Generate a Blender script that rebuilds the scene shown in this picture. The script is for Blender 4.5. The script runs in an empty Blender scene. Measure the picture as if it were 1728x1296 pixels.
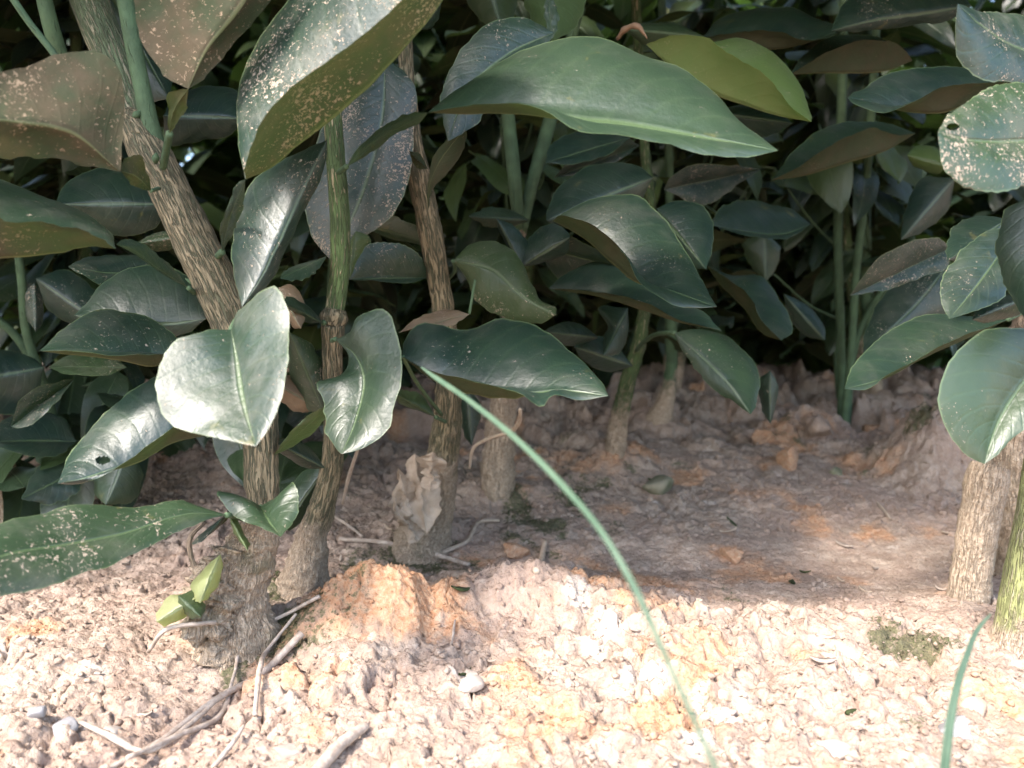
import bpy, math, random
import numpy as np
from mathutils import Vector, Matrix

# ------------------------------------------------------------------ camera, light, exposure
PITCH = math.radians(3.0); CAMZ = 0.12; F = 1356.0
sc = bpy.context.scene
C = sc.collection
cam = bpy.data.cameras.new('camera'); camo = bpy.data.objects.new('camera', cam); C.objects.link(camo)
camo.location = (0, 0, CAMZ); camo.rotation_euler = (math.pi/2 - PITCH, 0, 0)
cam.sensor_width = 36.0; cam.lens = 36.0*F/1728.0
cam.clip_start = 0.01; cam.clip_end = 300
cam.dof.use_dof = True; cam.dof.focus_distance = 0.335; cam.dof.aperture_fstop = 13.0
sc.camera = camo

SUN_DIR = Vector((-0.41, -0.50, 0.765)).normalized()      # towards the sun
world = bpy.data.worlds.new('World'); sc.world = world; world.use_nodes = True
wn = world.node_tree.nodes; wl = world.node_tree.links
for n in list(wn): wn.remove(n)
wo = wn.new('ShaderNodeOutputWorld'); bg = wn.new('ShaderNodeBackground'); sky = wn.new('ShaderNodeTexSky')
sky.sky_type = 'NISHITA'; sky.sun_disc = False
sky.sun_elevation = math.asin(SUN_DIR.z); sky.sun_rotation = math.atan2(SUN_DIR.x, SUN_DIR.y)
sky.dust_density = 2.2; sky.air_density = 1.0; sky.ozone_density = 1.0
bg.inputs['Strength'].default_value = 0.15
wl.new(sky.outputs[0], bg.inputs[0]); wl.new(bg.outputs[0], wo.inputs[0])
sun = bpy.data.lights.new('sun', 'SUN'); suno = bpy.data.objects.new('sun', sun); C.objects.link(suno)
sun.energy = 1.5; sun.angle = math.radians(10); sun.color = (1.0, 0.92, 0.85)
suno.rotation_euler = (-SUN_DIR).to_track_quat('-Z', 'Y').to_euler()
sc.view_settings.view_transform = 'Standard'; sc.view_settings.look = 'None'
sc.view_settings.gamma = 1.0; sc.view_settings.use_curve_mapping = False
sc.view_settings.exposure = 2.3
sc.cycles.max_bounces = 6; sc.cycles.transparent_max_bounces = 4

RNG = random.Random(11)
NR = np.random.RandomState(5)
FW = Vector((0, math.cos(PITCH), -math.sin(PITCH))); UP = Vector((0, math.sin(PITCH), math.cos(PITCH)))
CP = Vector((0, 0, CAMZ))
def P(u, v, d):
    return CP + FW*d + Vector((1, 0, 0))*((u-864)/F*d) - UP*((v-648)/F*d)
def proj(p):
    q = p - CP; d = q.dot(FW)
    if d < 0.02: return None
    return 864 + q.x/d*F, 648 - q.dot(UP)/d*F, d

# ------------------------------------------------------------------ numpy noise
def _hash(ix, iy, iz, seed):
    h = (ix*374761393 + iy*668265263 + iz*2147483647 + seed*1274126177) & 0xffffffff
    h = ((h ^ (h >> 13))*1274126177) & 0xffffffff
    h = ((h ^ (h >> 16))*2246822519) & 0xffffffff
    return ((h ^ (h >> 15)) & 0xffffff)/float(0xffffff)
def vnoise(x, y, z=None, seed=0):
    x = np.asarray(x, float); y = np.asarray(y, float); z = np.zeros_like(x) if z is None else np.asarray(z, float)
    ix = np.floor(x).astype(np.int64); iy = np.floor(y).astype(np.int64); iz = np.floor(z).astype(np.int64)
    fx = x-ix; fy = y-iy; fz = z-iz
    fx = fx*fx*(3-2*fx); fy = fy*fy*(3-2*fy); fz = fz*fz*(3-2*fz)
    r = 0
    for a in (0, 1):
        for b in (0, 1):
            for c in (0, 1):
                w = (fx if a else 1-fx)*(fy if b else 1-fy)*(fz if c else 1-fz)
                r = r + w*_hash(ix+a, iy+b, iz+c, seed)
    return r*2-1
def fbm(x, y, z=None, seed=0, octs=4):
    r = 0; a = 1.0; s = 0
    for k in range(octs):
        f = 2.03**k
        r = r + a*vnoise(x*f, y*f, None if z is None else z*f, seed+k*17); s += a; a *= .5
    return r/s
def worley(x, y, seed=0):
    ix = np.floor(x).astype(np.int64); iy = np.floor(y).astype(np.int64)
    f1 = np.full(x.shape, 9.0); f2 = np.full(x.shape, 9.0); hh = np.zeros(x.shape)
    for a in (-1, 0, 1):
        for b in (-1, 0, 1):
            px = ix+a+_hash(ix+a, iy+b, 0*ix, seed); py = iy+b+_hash(ix+a, iy+b, 0*ix+1, seed)
            d = np.hypot(px-x, py-y)
            hv = _hash(ix+a, iy+b, 0*ix+2, seed)
            new = d < f1
            f2 = np.where(new, f1, np.minimum(f2, d)); hh = np.where(new, hv, hh); f1 = np.where(new, d, f1)
    return f1, f2, hh

# ------------------------------------------------------------------ ground shape
BY = [-40, -1, .05, .25, .33, .38, .45, .50, .56, .63, .80, 1.0, 3, 60]
BZ = [-.06, -.05, -.032, -.013, -.004, -.004, -.008, 0, .010, .026, .045, .066, .052, .05]
def gz_base(x, y):
    z = np.interp(y, BY, BZ)
    def g(cx, cy, sx, sy, h, p=2.0):
        return h*np.exp(-(np.abs((x-cx)/sx)**p + np.abs((y-cy)/sy)**p))
    wx = x + .004*vnoise(x*60, y*60, seed=3); 
    z = z + g(-.060, .346, .029, .017, .023, 2.6) + g(-.048, .335, .036, .024, .006)
    z = z + g(.000, .362, .036, .017, .018, 2.6) + g(.052, .352, .034, .02, .008) + g(.11, .335, .05, .02, .005)
    z = z - g(-.115, .315, .03, .05, .006) - g(-.035, .345, .004, .02, .006)
    z = z + g(.145, .345, .04, .012, .004)
    z = z - g(.15, .40, .07, .03, .004) - g(.2, .47, .12, .05, .004)
    z = z + g(-.115, .345, .024, .018, .008)                     # around the left trunk
    z = z + g(-.118, .405, .022, .02, .008) + g(-.055, .50, .028, .02, .015) + g(-.01, .56, .03, .02, .014) + g(.078, .62, .028, .02, .016) + g(.128, .72, .03, .02, .018)
    z = z + g(.325, .60, .035, .03, .048, 3) + g(.41, .62, .06, .05, .05, 3) + g(.40, .47, .09, .06, .02)
    z = z + g(.08, .66, .03, .03, .012) + g(.26, .70, .03, .02, .022) + g(.20, .80, .05, .03, .02)
    z = z + g(-.22, .62, .10, .06, .02) + g(-.05, .80, .1, .06, .02) + g(.5, .85, .1, .1, .02)
    return z
def gz(x, y):
    x = np.asarray(x, float); y = np.asarray(y, float)
    z = gz_base(x, y)
    wx = x + .003*fbm(x*70, y*70, seed=21, octs=3); wy = y + .003*fbm(x*70, y*70, seed=31, octs=3)
    rough = .35 + .65*np.clip(.5+1.4*fbm(x*9, y*9, seed=41, octs=2), 0, 1)
    smooth = np.exp(-(((x-.17)/.11)**2 + ((y-.46)/.07)**2))      # the trodden dip behind the crest
    crest = np.exp(-((y-.35)/.05)**2)
    k = rough*(1-.72*smooth)*(1+.35*crest)
    z = z + .0050*fbm(x*16, y*16, seed=51, octs=4)*(1-.5*smooth)
    for s, amp, sd in ((70, .0034, 61), (150, .0020, 71), (330, .0015, 81), (700, .0010, 91)):
        f1, f2, h = worley(wx*s, wy*s, sd)
        z = z + k*amp*((.35+.65*h)*np.sqrt(np.clip(1-f1**2, 0, 1)) - .45)
    soft = np.clip(.5+1.2*fbm(x*13, y*13, seed=161, octs=2), .15, 1)*(1-.85*smooth)
    z = z + soft*(.0062*(np.sqrt(np.minimum(np.abs(fbm(wx*34, wy*34, seed=171, octs=3))*3.0, 1)+.01)-.6) + .0034*(np.sqrt(np.minimum(np.abs(fbm(wx*95, wy*95, seed=181, octs=3))*3.0, 1)+.02)-.6) + .0012*(np.sqrt(np.minimum(np.abs(fbm(wx*260, wy*260, seed=191, octs=2))*3.0, 1)+.03)-.6))
    f1, f2, h = worley(wx*26+.4*vnoise(x*90, y*90, seed=7), wy*26+.4*vnoise(x*90, y*90, seed=8), 101)
    crack = np.clip(1-(f2-f1)/.045, 0, 1)*(h > .35)
    z = z - .0065*crack*rough*(1-smooth)
    f1, f2, h = worley(wx*45+.5*vnoise(x*120, y*120, seed=17), wy*45+.5*vnoise(x*120, y*120, seed=18), 131)
    z = z + k*.0045*(h-.5)*np.clip((f2-f1)/.12, 0, 1)
    back = np.clip((y-.56)/.2, 0, 1)*np.clip((2.2-y)/.8, 0, 1)
    f1, f2, h = worley(wx*24+.5*vnoise(x*60, y*60, seed=27), wy*24, 141)
    z = z + back*.034*(h-.30)*np.clip((f2-f1)/.35, 0, 1)
    f1, f2, h = worley(wx*55+.4*vnoise(x*90, y*90, seed=28), wy*55, 151)
    z = z + back*.010*(h-.4)*np.clip((f2-f1)/.35, 0, 1)
    z = z + .0007*fbm(x*900, y*900, seed=111, octs=2)
    return z
def soil_masks(x, y):
    n = fbm(x*30, y*30, seed=201, octs=4); n2 = fbm(x*45, y*45, seed=211, octs=4); n3 = fbm(x*60, y*60, seed=221, octs=3)
    def g(cx, cy, sx, sy): return np.exp(-(((x-cx)/sx)**2+((y-cy)/sy)**2))
    org = 2.0*g(-.058, .343, .027, .026)+.5*g(.00, .34, .05, .05)+.6*g(.015, .385, .03, .015)+.45*g(.10, .31, .06, .04)+.7*g(.07, .43, .06, .03)+.6*g(.14, .62, .1, .05)+.55*g(.27, .68, .05, .04)+.4*g(.05, .27, .06, .02)+.4*g(.22, .29, .05, .04)
    org = np.clip(org*1.0 + 1.2*n - .02, 0, 1)
    mos = 1.5*g(-.12, .405, .035, .04)+1.1*g(-.05, .47, .05, .035)+1.2*g(.02, .54, .05, .05)+1.3*g(.172, .328, .022, .012)+1.0*g(.155, .318, .018, .01)+.9*g(-.10, .325, .03, .02)+.8*g(.33, .60, .05, .06)+.5*g(.12, .66, .3, .07)+.7*g(-.045, .40, .03, .02)+.6*g(.05, .41, .04, .02)
    mos = np.clip(mos*1.15 + 1.6*n2 - .48, 0, 1)
    wht = .9*g(-.028, .33, .012, .02)+.7*g(.0, .29, .04, .03)+.5*g(.05, .29, .05, .04)+.5*g(.0, .355, .03, .012)+.35*g(-.2, .33, .09, .05)+.4*g(.06, .34, .05, .03)
    wht = np.clip(wht + 1.5*n3 - .42, 0, 1)
    return org, mos, wht

# ------------------------------------------------------------------ materials
def newmat(name):
    m = bpy.data.materials.new(name); m.use_nodes = True
    nt = m.node_tree
    for n in list(nt.nodes): nt.nodes.remove(n)
    return m, nt
class NB:
    def __init__(s, nt): s.nt = nt
    def n(s, t, **kw):
        x = s.nt.nodes.new(t)
        for k, v in kw.items(): setattr(x, k, v)
        return x
    def l(s, a, b): s.nt.links.new(a, b)
    def val(s, v):
        return v
    def put(s, sock, v):
        if hasattr(v, 'links') or isinstance(v, bpy.types.NodeSocket): s.l(v, sock)
        else: sock.default_value = v
    def math(s, op, a, b=0.0, c=None, clamp=False):
        x = s.n('ShaderNodeMath', operation=op); x.use_clamp = clamp
        s.put(x.inputs[0], a); s.put(x.inputs[1], b)
        if c is not None: s.put(x.inputs[2], c)
        return x.outputs[0]
    def ramp(s, v, lo, hi):
        x = s.n('ShaderNodeMapRange'); x.interpolation_type = 'SMOOTHSTEP'
        s.put(x.inputs[0], v); x.inputs[1].default_value = lo; x.inputs[2].default_value = hi
        return x.outputs[0]
    def mix(s, f, a, b):
        x = s.n('ShaderNodeMix', data_type='RGBA')
        s.put(x.inputs[0], f)
        for i, v in ((6, a), (7, b)):
            if isinstance(v, (tuple, list)): x.inputs[i].default_value = (*v, 1) if len(v) == 3 else v
            else: s.l(v, x.inputs[i])
        return x.outputs[2]
    def noise(s, vec, scale, detail=3, rough=.55, dist=0):
        x = s.n('ShaderNodeTexNoise'); x.inputs['Scale'].default_value = scale; x.inputs['Detail'].default_value = detail
        x.inputs['Roughness'].default_value = rough; x.inputs['Distortion'].default_value = dist
        if vec is not None: s.l(vec, x.inputs['Vector'])
        return x.outputs['Fac']
    def attr(s, name, kind='GEOMETRY'):
        x = s.n('ShaderNodeAttribute'); x.attribute_name = name; x.attribute_type = kind
        return x

def leaf_material(name, top, top2, under, under_dust, trans, transcol):
    m, nt = newmat(name); b = NB(nt)
    out = b.n('ShaderNodeOutputMaterial')
    uv = b.n('ShaderNodeUVMap'); uv.uv_map = 'uv'
    sep = b.n('ShaderNodeSeparateXYZ'); b.l(uv.outputs[0], sep.inputs[0])
    s = b.math('ABSOLUTE', b.math('SUBTRACT', b.math('MULTIPLY', sep.outputs[0], 2.0), 1.0))
    t = sep.outputs[1]
    geo = b.n('ShaderNodeNewGeometry'); pos = geo.outputs['Position']
    oi = b.n('ShaderNodeObjectInfo'); rnd = oi.outputs['Random']
    dust = b.attr('dust', 'OBJECT').outputs['Fac']
    tone = b.attr('tone', 'OBJECT').outputs['Fac']
    n_big = b.noise(pos, 45, 3); n_mid = b.noise(pos, 160, 4); n_fine = b.noise(pos, 620, 3, .6)
    n_speck = b.noise(pos, 850, 4, .6, .8)
    col = b.mix(b.ramp(n_big, .3, .7), top, top2)
    col = b.mix(b.math('MULTIPLY', rnd, .22), col, (.034, .056, .024))
    col = b.mix(b.math('MULTIPLY', tone, .8), col, (.15, .22, .055))
    # side veins
    w = b.n('ShaderNodeMath', operation='SINE')
    ph = b.math('MULTIPLY', b.math('SUBTRACT', b.math('ADD', t, b.math('MULTIPLY', n_big, .05)), b.math('MULTIPLY', s, .22)), 62.0)
    b.l(ph, w.inputs[0])
    vein = b.math('POWER', b.math('ADD', b.math('MULTIPLY', w.outputs[0], .5), .5), 14.0)
    midr = b.ramp(s, .055, .015)
    rim = b.ramp(s, .965, .99)
    col = b.mix(b.math('MULTIPLY', vein, .08), col, (.10, .15, .07))
    col = b.mix(b.math('MULTIPLY', midr, .6), col, (.10, .15, .065))
    col = b.mix(b.math('MULTIPLY', rim, .6), col, (.13, .18, .08))
    # blemishes
    blem = b.ramp(b.noise(pos, 75, 4, .6, .4), .64, .74)
    col = b.mix(b.math('MULTIPLY', blem, b.math('MULTIPLY', rnd, .55)), col, (.17, .15, .035))
    # dust film and specks on the upper face
    film = b.math('MULTIPLY', b.ramp(b.noise(pos, 60, 5, .65), .42, .75), b.math('ADD', b.math('MULTIPLY', dust, .30), .05))
    col = b.mix(film, col, (.19, .17, .135))
    zone = b.ramp(b.noise(pos, 38, 3), .45, .66)
    thr = b.math('SUBTRACT', .775, b.math('MULTIPLY', dust, .16))
    sp = b.math('MULTIPLY', b.math('SUBTRACT', b.math('ADD', n_speck, b.math('MULTIPLY', zone, .10)), thr), 28.0, clamp=True)
    col = b.mix(b.math('MULTIPLY', sp, .85), col, (.46, .36, .27))
    # lower face
    ucol = b.mix(b.ramp(n_mid, .35, .7), under, tuple(c*.8 for c in under))
    ucol = b.mix(b.math('MULTIPLY', b.ramp(b.math('ADD', n_big, b.math('MULTIPLY', n_mid, .5)), .60, .95), b.math('ADD', .22, b.math('MULTIPLY', dust, .75))), ucol, under_dust)
    ucol = b.mix(b.math('MULTIPLY', tone, .5), ucol, (.20, .27, .06))
    ucol = b.mix(b.math('MULTIPLY', b.math('MULTIPLY', sp, dust), .8), ucol, (.35, .26, .175))
    ucol = b.mix(b.math('MULTIPLY', midr, .5), ucol, (.20, .22, .10))
    bf = geo.outputs['Backfacing']
    fc = b.mix(bf, col, ucol)
    rough = b.math('ADD', .33, b.math('ADD', b.math('MULTIPLY', bf, .36), b.math('MULTIPLY', b.math('ADD', sp, b.math('ADD', b.math('MULTIPLY', n_mid, .3), b.math('MULTIPLY', film, 1.6))), .35)), clamp=True)
    bs = b.n('ShaderNodeBsdfPrincipled'); b.l(fc, bs.inputs['Base Color']); b.l(rough, bs.inputs['Roughness'])
    bs.inputs['IOR'].default_value = 1.5
    b.l(b.math('SUBTRACT', .66, b.math('MULTIPLY', bf, .45)), bs.inputs['Specular IOR Level'])
    h = b.math('ADD', b.math('MULTIPLY', vein, -.16), b.math('ADD', b.math('MULTIPLY', midr, -.9), b.math('ADD', b.math('MULTIPLY', n_fine, .35), b.math('MULTIPLY', n_mid, 1.1))))
    h = b.math('ADD', h, b.math('MULTIPLY', sp, .5))
    bp = b.n('ShaderNodeBump'); bp.inputs['Strength'].default_value = .55; bp.inputs['Distance'].default_value = .0006
    b.l(h, bp.inputs['Height']); b.l(bp.outputs[0], bs.inputs['Normal'])
    tr = b.n('ShaderNodeBsdfTranslucent'); tr.inputs[0].default_value = (*transcol, 1); b.l(bp.outputs[0], tr.inputs['Normal'])
    ms = b.n('ShaderNodeMixShader'); b.l(b.math('ADD', trans, b.math('MULTIPLY', tone, .25)), ms.inputs[0]); b.l(bs.outputs[0], ms.inputs[1]); b.l(tr.outputs[0], ms.inputs[2])
    b.l(ms.outputs[0], out.inputs[0])
    return m
M_LEAF = leaf_material('citrus_leaf', (.0105, .0265, .0205), (.018, .039, .024), (.040, .050, .024), (.082, .062, .037), .045, (.14, .28, .05))
M_DRY = leaf_material('dry_leaf', (.20, .13, .08), (.28, .20, .13), (.22, .14, .09), (.34, .24, .16), .10, (.4, .25, .1))
M_YELLOW = leaf_material('yellowing_leaf', (.30, .34, .14), (.42, .43, .24), (.36, .36, .18), (.5, .45, .2), .3, (.6, .7, .15))

def bark_material(name, green, streak, k):
    m, nt = newmat(name); b = NB(nt); out = b.n('ShaderNodeOutputMaterial')
    vec = b.attr('bark').outputs['Vector']
    mp = b.n('ShaderNodeMapping'); b.l(vec, mp.inputs[0]); mp.inputs['Scale'].default_value = (1, 1, .11)
    n1 = b.noise(mp.outputs[0], 1050, 3, .55, .9); n2 = b.noise(vec, 90, 4); n3 = b.noise(vec, 900, 3)
    base = b.mix(b.ramp(n2, .3, .7), green, tuple(c*1.5 for c in green))
    f = b.ramp(n1, k, k+.07)
    col = b.mix(f, base, b.mix(n2, streak, tuple(c*.7 for c in streak)))
    mud = b.attr('mud').outputs['Fac']
    geo = b.n('ShaderNodeNewGeometry'); pos = geo.outputs['Position']
    nm = b.noise(pos, 110, 5, .65); nn = b.noise(pos, 600, 4, .6)
    mf = b.ramp(b.math('ADD', mud, b.math('MULTIPLY', b.math('SUBTRACT', nm, .5), .9)), .35, .65)
    mcol = b.mix(b.ramp(nn, .3, .7), (.36, .265, .18), (.53, .42, .31))
    mcol = b.mix(b.math('MULTIPLY', b.ramp(b.noise(pos, 60, 4), .56, .70), .5), mcol, (.085, .095, .04))
    col = b.mix(mf, col, mcol)
    bs = b.n('ShaderNodeBsdfPrincipled'); b.l(col, bs.inputs['Base Color']); bs.inputs['Roughness'].default_value = .78
    h = b.math('ADD', b.math('MULTIPLY', b.ramp(n1, k-.12, k+.12), 1.3), b.math('ADD', b.math('MULTIPLY', n3, .3), b.math('MULTIPLY', mf, b.math('ADD', .6, b.math('MULTIPLY', b.math('ADD', nn, nm), 1.5)))))
    bp = b.n('ShaderNodeBump'); bp.inputs['Strength'].default_value = 1.0; bp.inputs['Distance'].default_value = .0011
    b.l(h, bp.inputs['Height']); b.l(bp.outputs[0], bs.inputs['Normal']); b.l(bs.outputs[0], out.inputs[0])
    return m
M_BARK = bark_material('striped_bark', (.085, .082, .045), (.31, .25, .15), .47)
M_GREENBARK = bark_material('green_striped_stem', (.060, .095, .030), (.42, .36, .21), .57)
M_PALEBRANCH = bark_material('pale_green_branch', (.095, .125, .065), (.36, .33, .22), .53)
M_STEM = bark_material('smooth_green_stem', (.055, .095, .045), (.18, .22, .12), .72)
M_MUDBARK = bark_material('mud_coated_bark', (.17, .13, .09), (.36, .27, .19), .42)

def soil_material():
    m, nt = newmat('crumbly_soil'); b = NB(nt); out = b.n('ShaderNodeOutputMaterial')
    geo = b.n('ShaderNodeNewGeometry'); pos = geo.outputs['Position']
    at = b.attr('soil'); sp = b.n('ShaderNodeSeparateColor'); b.l(at.outputs['Color'], sp.inputs[0])
    n0 = b.noise(pos, 14, 4); n1 = b.noise(pos, 90, 5, .65); n2 = b.noise(pos, 420, 5, .65); n3 = b.noise(pos, 1500, 3, .6)
    col = b.mix(b.ramp(n1, .32, .70), (.285, .205, .155), (.47, .375, .300))
    col = b.mix(b.ramp(n0, .40, .70), col, (.38, .275, .215))
    col = b.mix(b.math('MULTIPLY', b.ramp(n2, .52, .68), .45), col, (.52, .43, .35))
    col = b.mix(b.math('MULTIPLY', b.ramp(n2, .45, .30), .5), col, (.15, .105, .075))
    o = b.ramp(b.math('ADD', sp.outputs[0], b.math('MULTIPLY', b.math('SUBTRACT', n1, .5), 1.0)), .32, .85)
    oc = b.mix(b.ramp(n2, .35, .65), (.45, .225, .115), (.54, .35, .22))
    col = b.mix(b.math('MULTIPLY', o, .9), col, oc)
    w = b.ramp(b.math('ADD', sp.outputs[2], b.math('MULTIPLY', b.math('SUBTRACT', n1, .5), 1.0)), .45, .8)
    col = b.mix(b.math('MULTIPLY', w, .6), col, (.60, .52, .45))
    g = b.ramp(b.math('ADD', sp.outputs[1], b.math('MULTIPLY', b.math('SUBTRACT', n2, .5), 2.4)), .45, .95)
    gc = b.mix(b.ramp(n3, .4, .6), (.045, .052, .022), (.10, .105, .045))
    col = b.mix(b.math('MULTIPLY', g, .85), col, gc)
    bs = b.n('ShaderNodeBsdfPrincipled'); b.l(col, bs.inputs['Base Color']); bs.inputs['Roughness'].default_value = .93
    bs.inputs['Specular IOR Level'].default_value = .25
    bp = b.n('ShaderNodeBump'); bp.inputs['Strength'].default_value = 1.0; bp.inputs['Distance'].default_value = .0011
    vo = b.n('ShaderNodeTexVoronoi'); vo.inputs['Scale'].default_value = 480; b.l(pos, vo.inputs['Vector'])
    b.l(b.math('SUBTRACT', b.math('ADD', n2, b.math('MULTIPLY', n3, .42)), b.math('MULTIPLY', vo.outputs['Distance'], .5)), bp.inputs['Height']); b.l(bp.outputs[0], bs.inputs['Normal'])
    b.l(bs.outputs[0], out.inputs[0])
    return m
M_SOIL = soil_material()

def plain_material(name, c1, c2, rough=.8, scale=120, dist=.0006, trans=0):
    m, nt = newmat(name); b = NB(nt); out = b.n('ShaderNodeOutputMaterial')
    geo = b.n('ShaderNodeNewGeometry'); pos = geo.outputs['Position']
    n1 = b.noise(pos, scale, 5, .6); n2 = b.noise(pos, scale*6, 3)
    col = b.mix(b.ramp(n1, .3, .7), c1, c2)
    bs = b.n('ShaderNodeBsdfPrincipled'); b.l(col, bs.inputs['Base Color']); bs.inputs['Roughness'].default_value = rough
    bp = b.n('ShaderNodeBump'); bp.inputs['Strength'].default_value = .7; bp.inputs['Distance'].default_value = dist
    b.l(b.math('ADD', n1, b.math('MULTIPLY', n2, .4)), bp.inputs['Height']); b.l(bp.outputs[0], bs.inputs['Normal'])
    if trans:
        tr = b.n('ShaderNodeBsdfTranslucent'); b.l(col, tr.inputs[0]); ms = b.n('ShaderNodeMixShader'); ms.inputs[0].default_value = trans
        b.l(bs.outputs[0], ms.inputs[1]); b.l(tr.outputs[0], ms.inputs[2]); b.l(ms.outputs[0], out.inputs[0])
    else: b.l(bs.outputs[0], out.inputs[0])
    return m
M_GRASS = plain_material('grass_blade', (.085, .155, .095), (.12, .19, .12), .55, 200, .0002, .3)
M_STRAW = plain_material('dry_straw', (.30, .23, .18), (.50, .42, .35), .7, 300)
M_GREYSTONE = plain_material('grey_stone', (.22, .21, .21), (.36, .35, .35), .75)
M_WHITESTONE = plain_material('white_stone', (.36, .30, .25), (.47, .41, .36), .9)
M_BEIGESTONE = plain_material('beige_stone', (.40, .29, .20), (.52, .40, .30), .85)
M_MOSSSTONE = plain_material('mossy_stone', (.10, .12, .055), (.27, .24, .17), .9, 60)
M_MOSS = plain_material('moss', (.030, .045, .014), (.075, .095, .03), .9, 300, .0002, .2)
M_DEADLEAF = plain_material('dead_leaf_brown', (.12, .07, .04), (.22, .13, .07), .8)
M_FLAKE = plain_material('bark_flake', (.34, .26, .19), (.50, .40, .31), .85)

# ------------------------------------------------------------------ object helpers
def link(name, me, mat, parent=None, **props):
    o = bpy.data.objects.new(name, me); C.objects.link(o)
    if mat is not None and not me.materials: me.materials.append(mat)
    if parent is not None: o.parent = parent
    for k, v in props.items(): o[k] = v
    return o
def mesh_from(verts, faces, smooth=True, uvs=None, attrs=None):
    me = bpy.data.meshes.new('m')
    verts = np.asarray(verts, dtype=np.float32); faces = np.asarray(faces, dtype=np.int32)
    nf, k = faces.shape
    me.vertices.add(len(verts)); me.vertices.foreach_set('co', verts.ravel())
    me.loops.add(nf*k); me.loops.foreach_set('vertex_index', faces.ravel())
    me.polygons.add(nf); me.polygons.foreach_set('loop_start', np.arange(0, nf*k, k, dtype=np.int32))
    me.polygons.foreach_set('loop_total', np.full(nf, k, dtype=np.int32))
    if smooth: me.polygons.foreach_set('use_smooth', np.ones(nf, dtype=bool))
    if uvs is not None:
        l = me.uv_layers.new(name='uv'); l.data.foreach_set('uv', np.asarray(uvs, dtype=np.float32)[faces.ravel()].ravel())
    for nm, (ty, data) in (attrs or {}).items():
        a = me.attributes.new(nm, ty, 'POINT')
        a.data.foreach_set({'FLOAT': 'value', 'FLOAT_VECTOR': 'vector', 'FLOAT_COLOR': 'color'}[ty], np.asarray(data, dtype=np.float32).ravel())
    me.update(calc_edges=True); me.validate()
    return me
def thing(name, label, cat, loc=(0, 0, 0), group=None):
    o = bpy.data.objects.new(name, None); C.objects.link(o); o.location = loc
    o.empty_display_size = .02
    o['label'] = label; o['category'] = cat
    if group: o['group'] = group
    bpy.context.view_layer.update()
    return o
def catmull(pts, n):
    """resample a polyline of equal-length tuples to n points, by chord length"""
    p = np.asarray(pts, float)
    seg = np.linalg.norm(np.diff(p[:, :3], axis=0), axis=1); seg = np.maximum(seg, 1e-7)
    t = np.concatenate([[0], np.cumsum(seg)]); t /= t[-1]
    q = np.linspace(0, 1, n)
    # cubic Hermite with finite-difference tangents
    m = np.zeros_like(p)
    for i in range(len(p)):
        if i == 0: m[i] = (p[1]-p[0])/(t[1]-t[0])
        elif i == len(p)-1: m[i] = (p[-1]-p[-2])/(t[-1]-t[-2])
        else:
            a = (p[i]-p[i-1])/(t[i]-t[i-1]); c = (p[i+1]-p[i])/(t[i+1]-t[i])
            h0 = t[i]-t[i-1]; h1 = t[i+1]-t[i]
            m[i] = (a*h1+c*h0)/(h0+h1)
    i = np.clip(np.searchsorted(t, q, side='right')-1, 0, len(p)-2)
    h = (t[i+1]-t[i])[:, None]; s = ((q-t[i])[:, None])/h
    return (2*s**3-3*s**2+1)*p[i] + (s**3-2*s**2+s)*h*m[i] + (-2*s**3+3*s**2)*p[i+1] + (s**3-s**2)*h*m[i+1]

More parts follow.
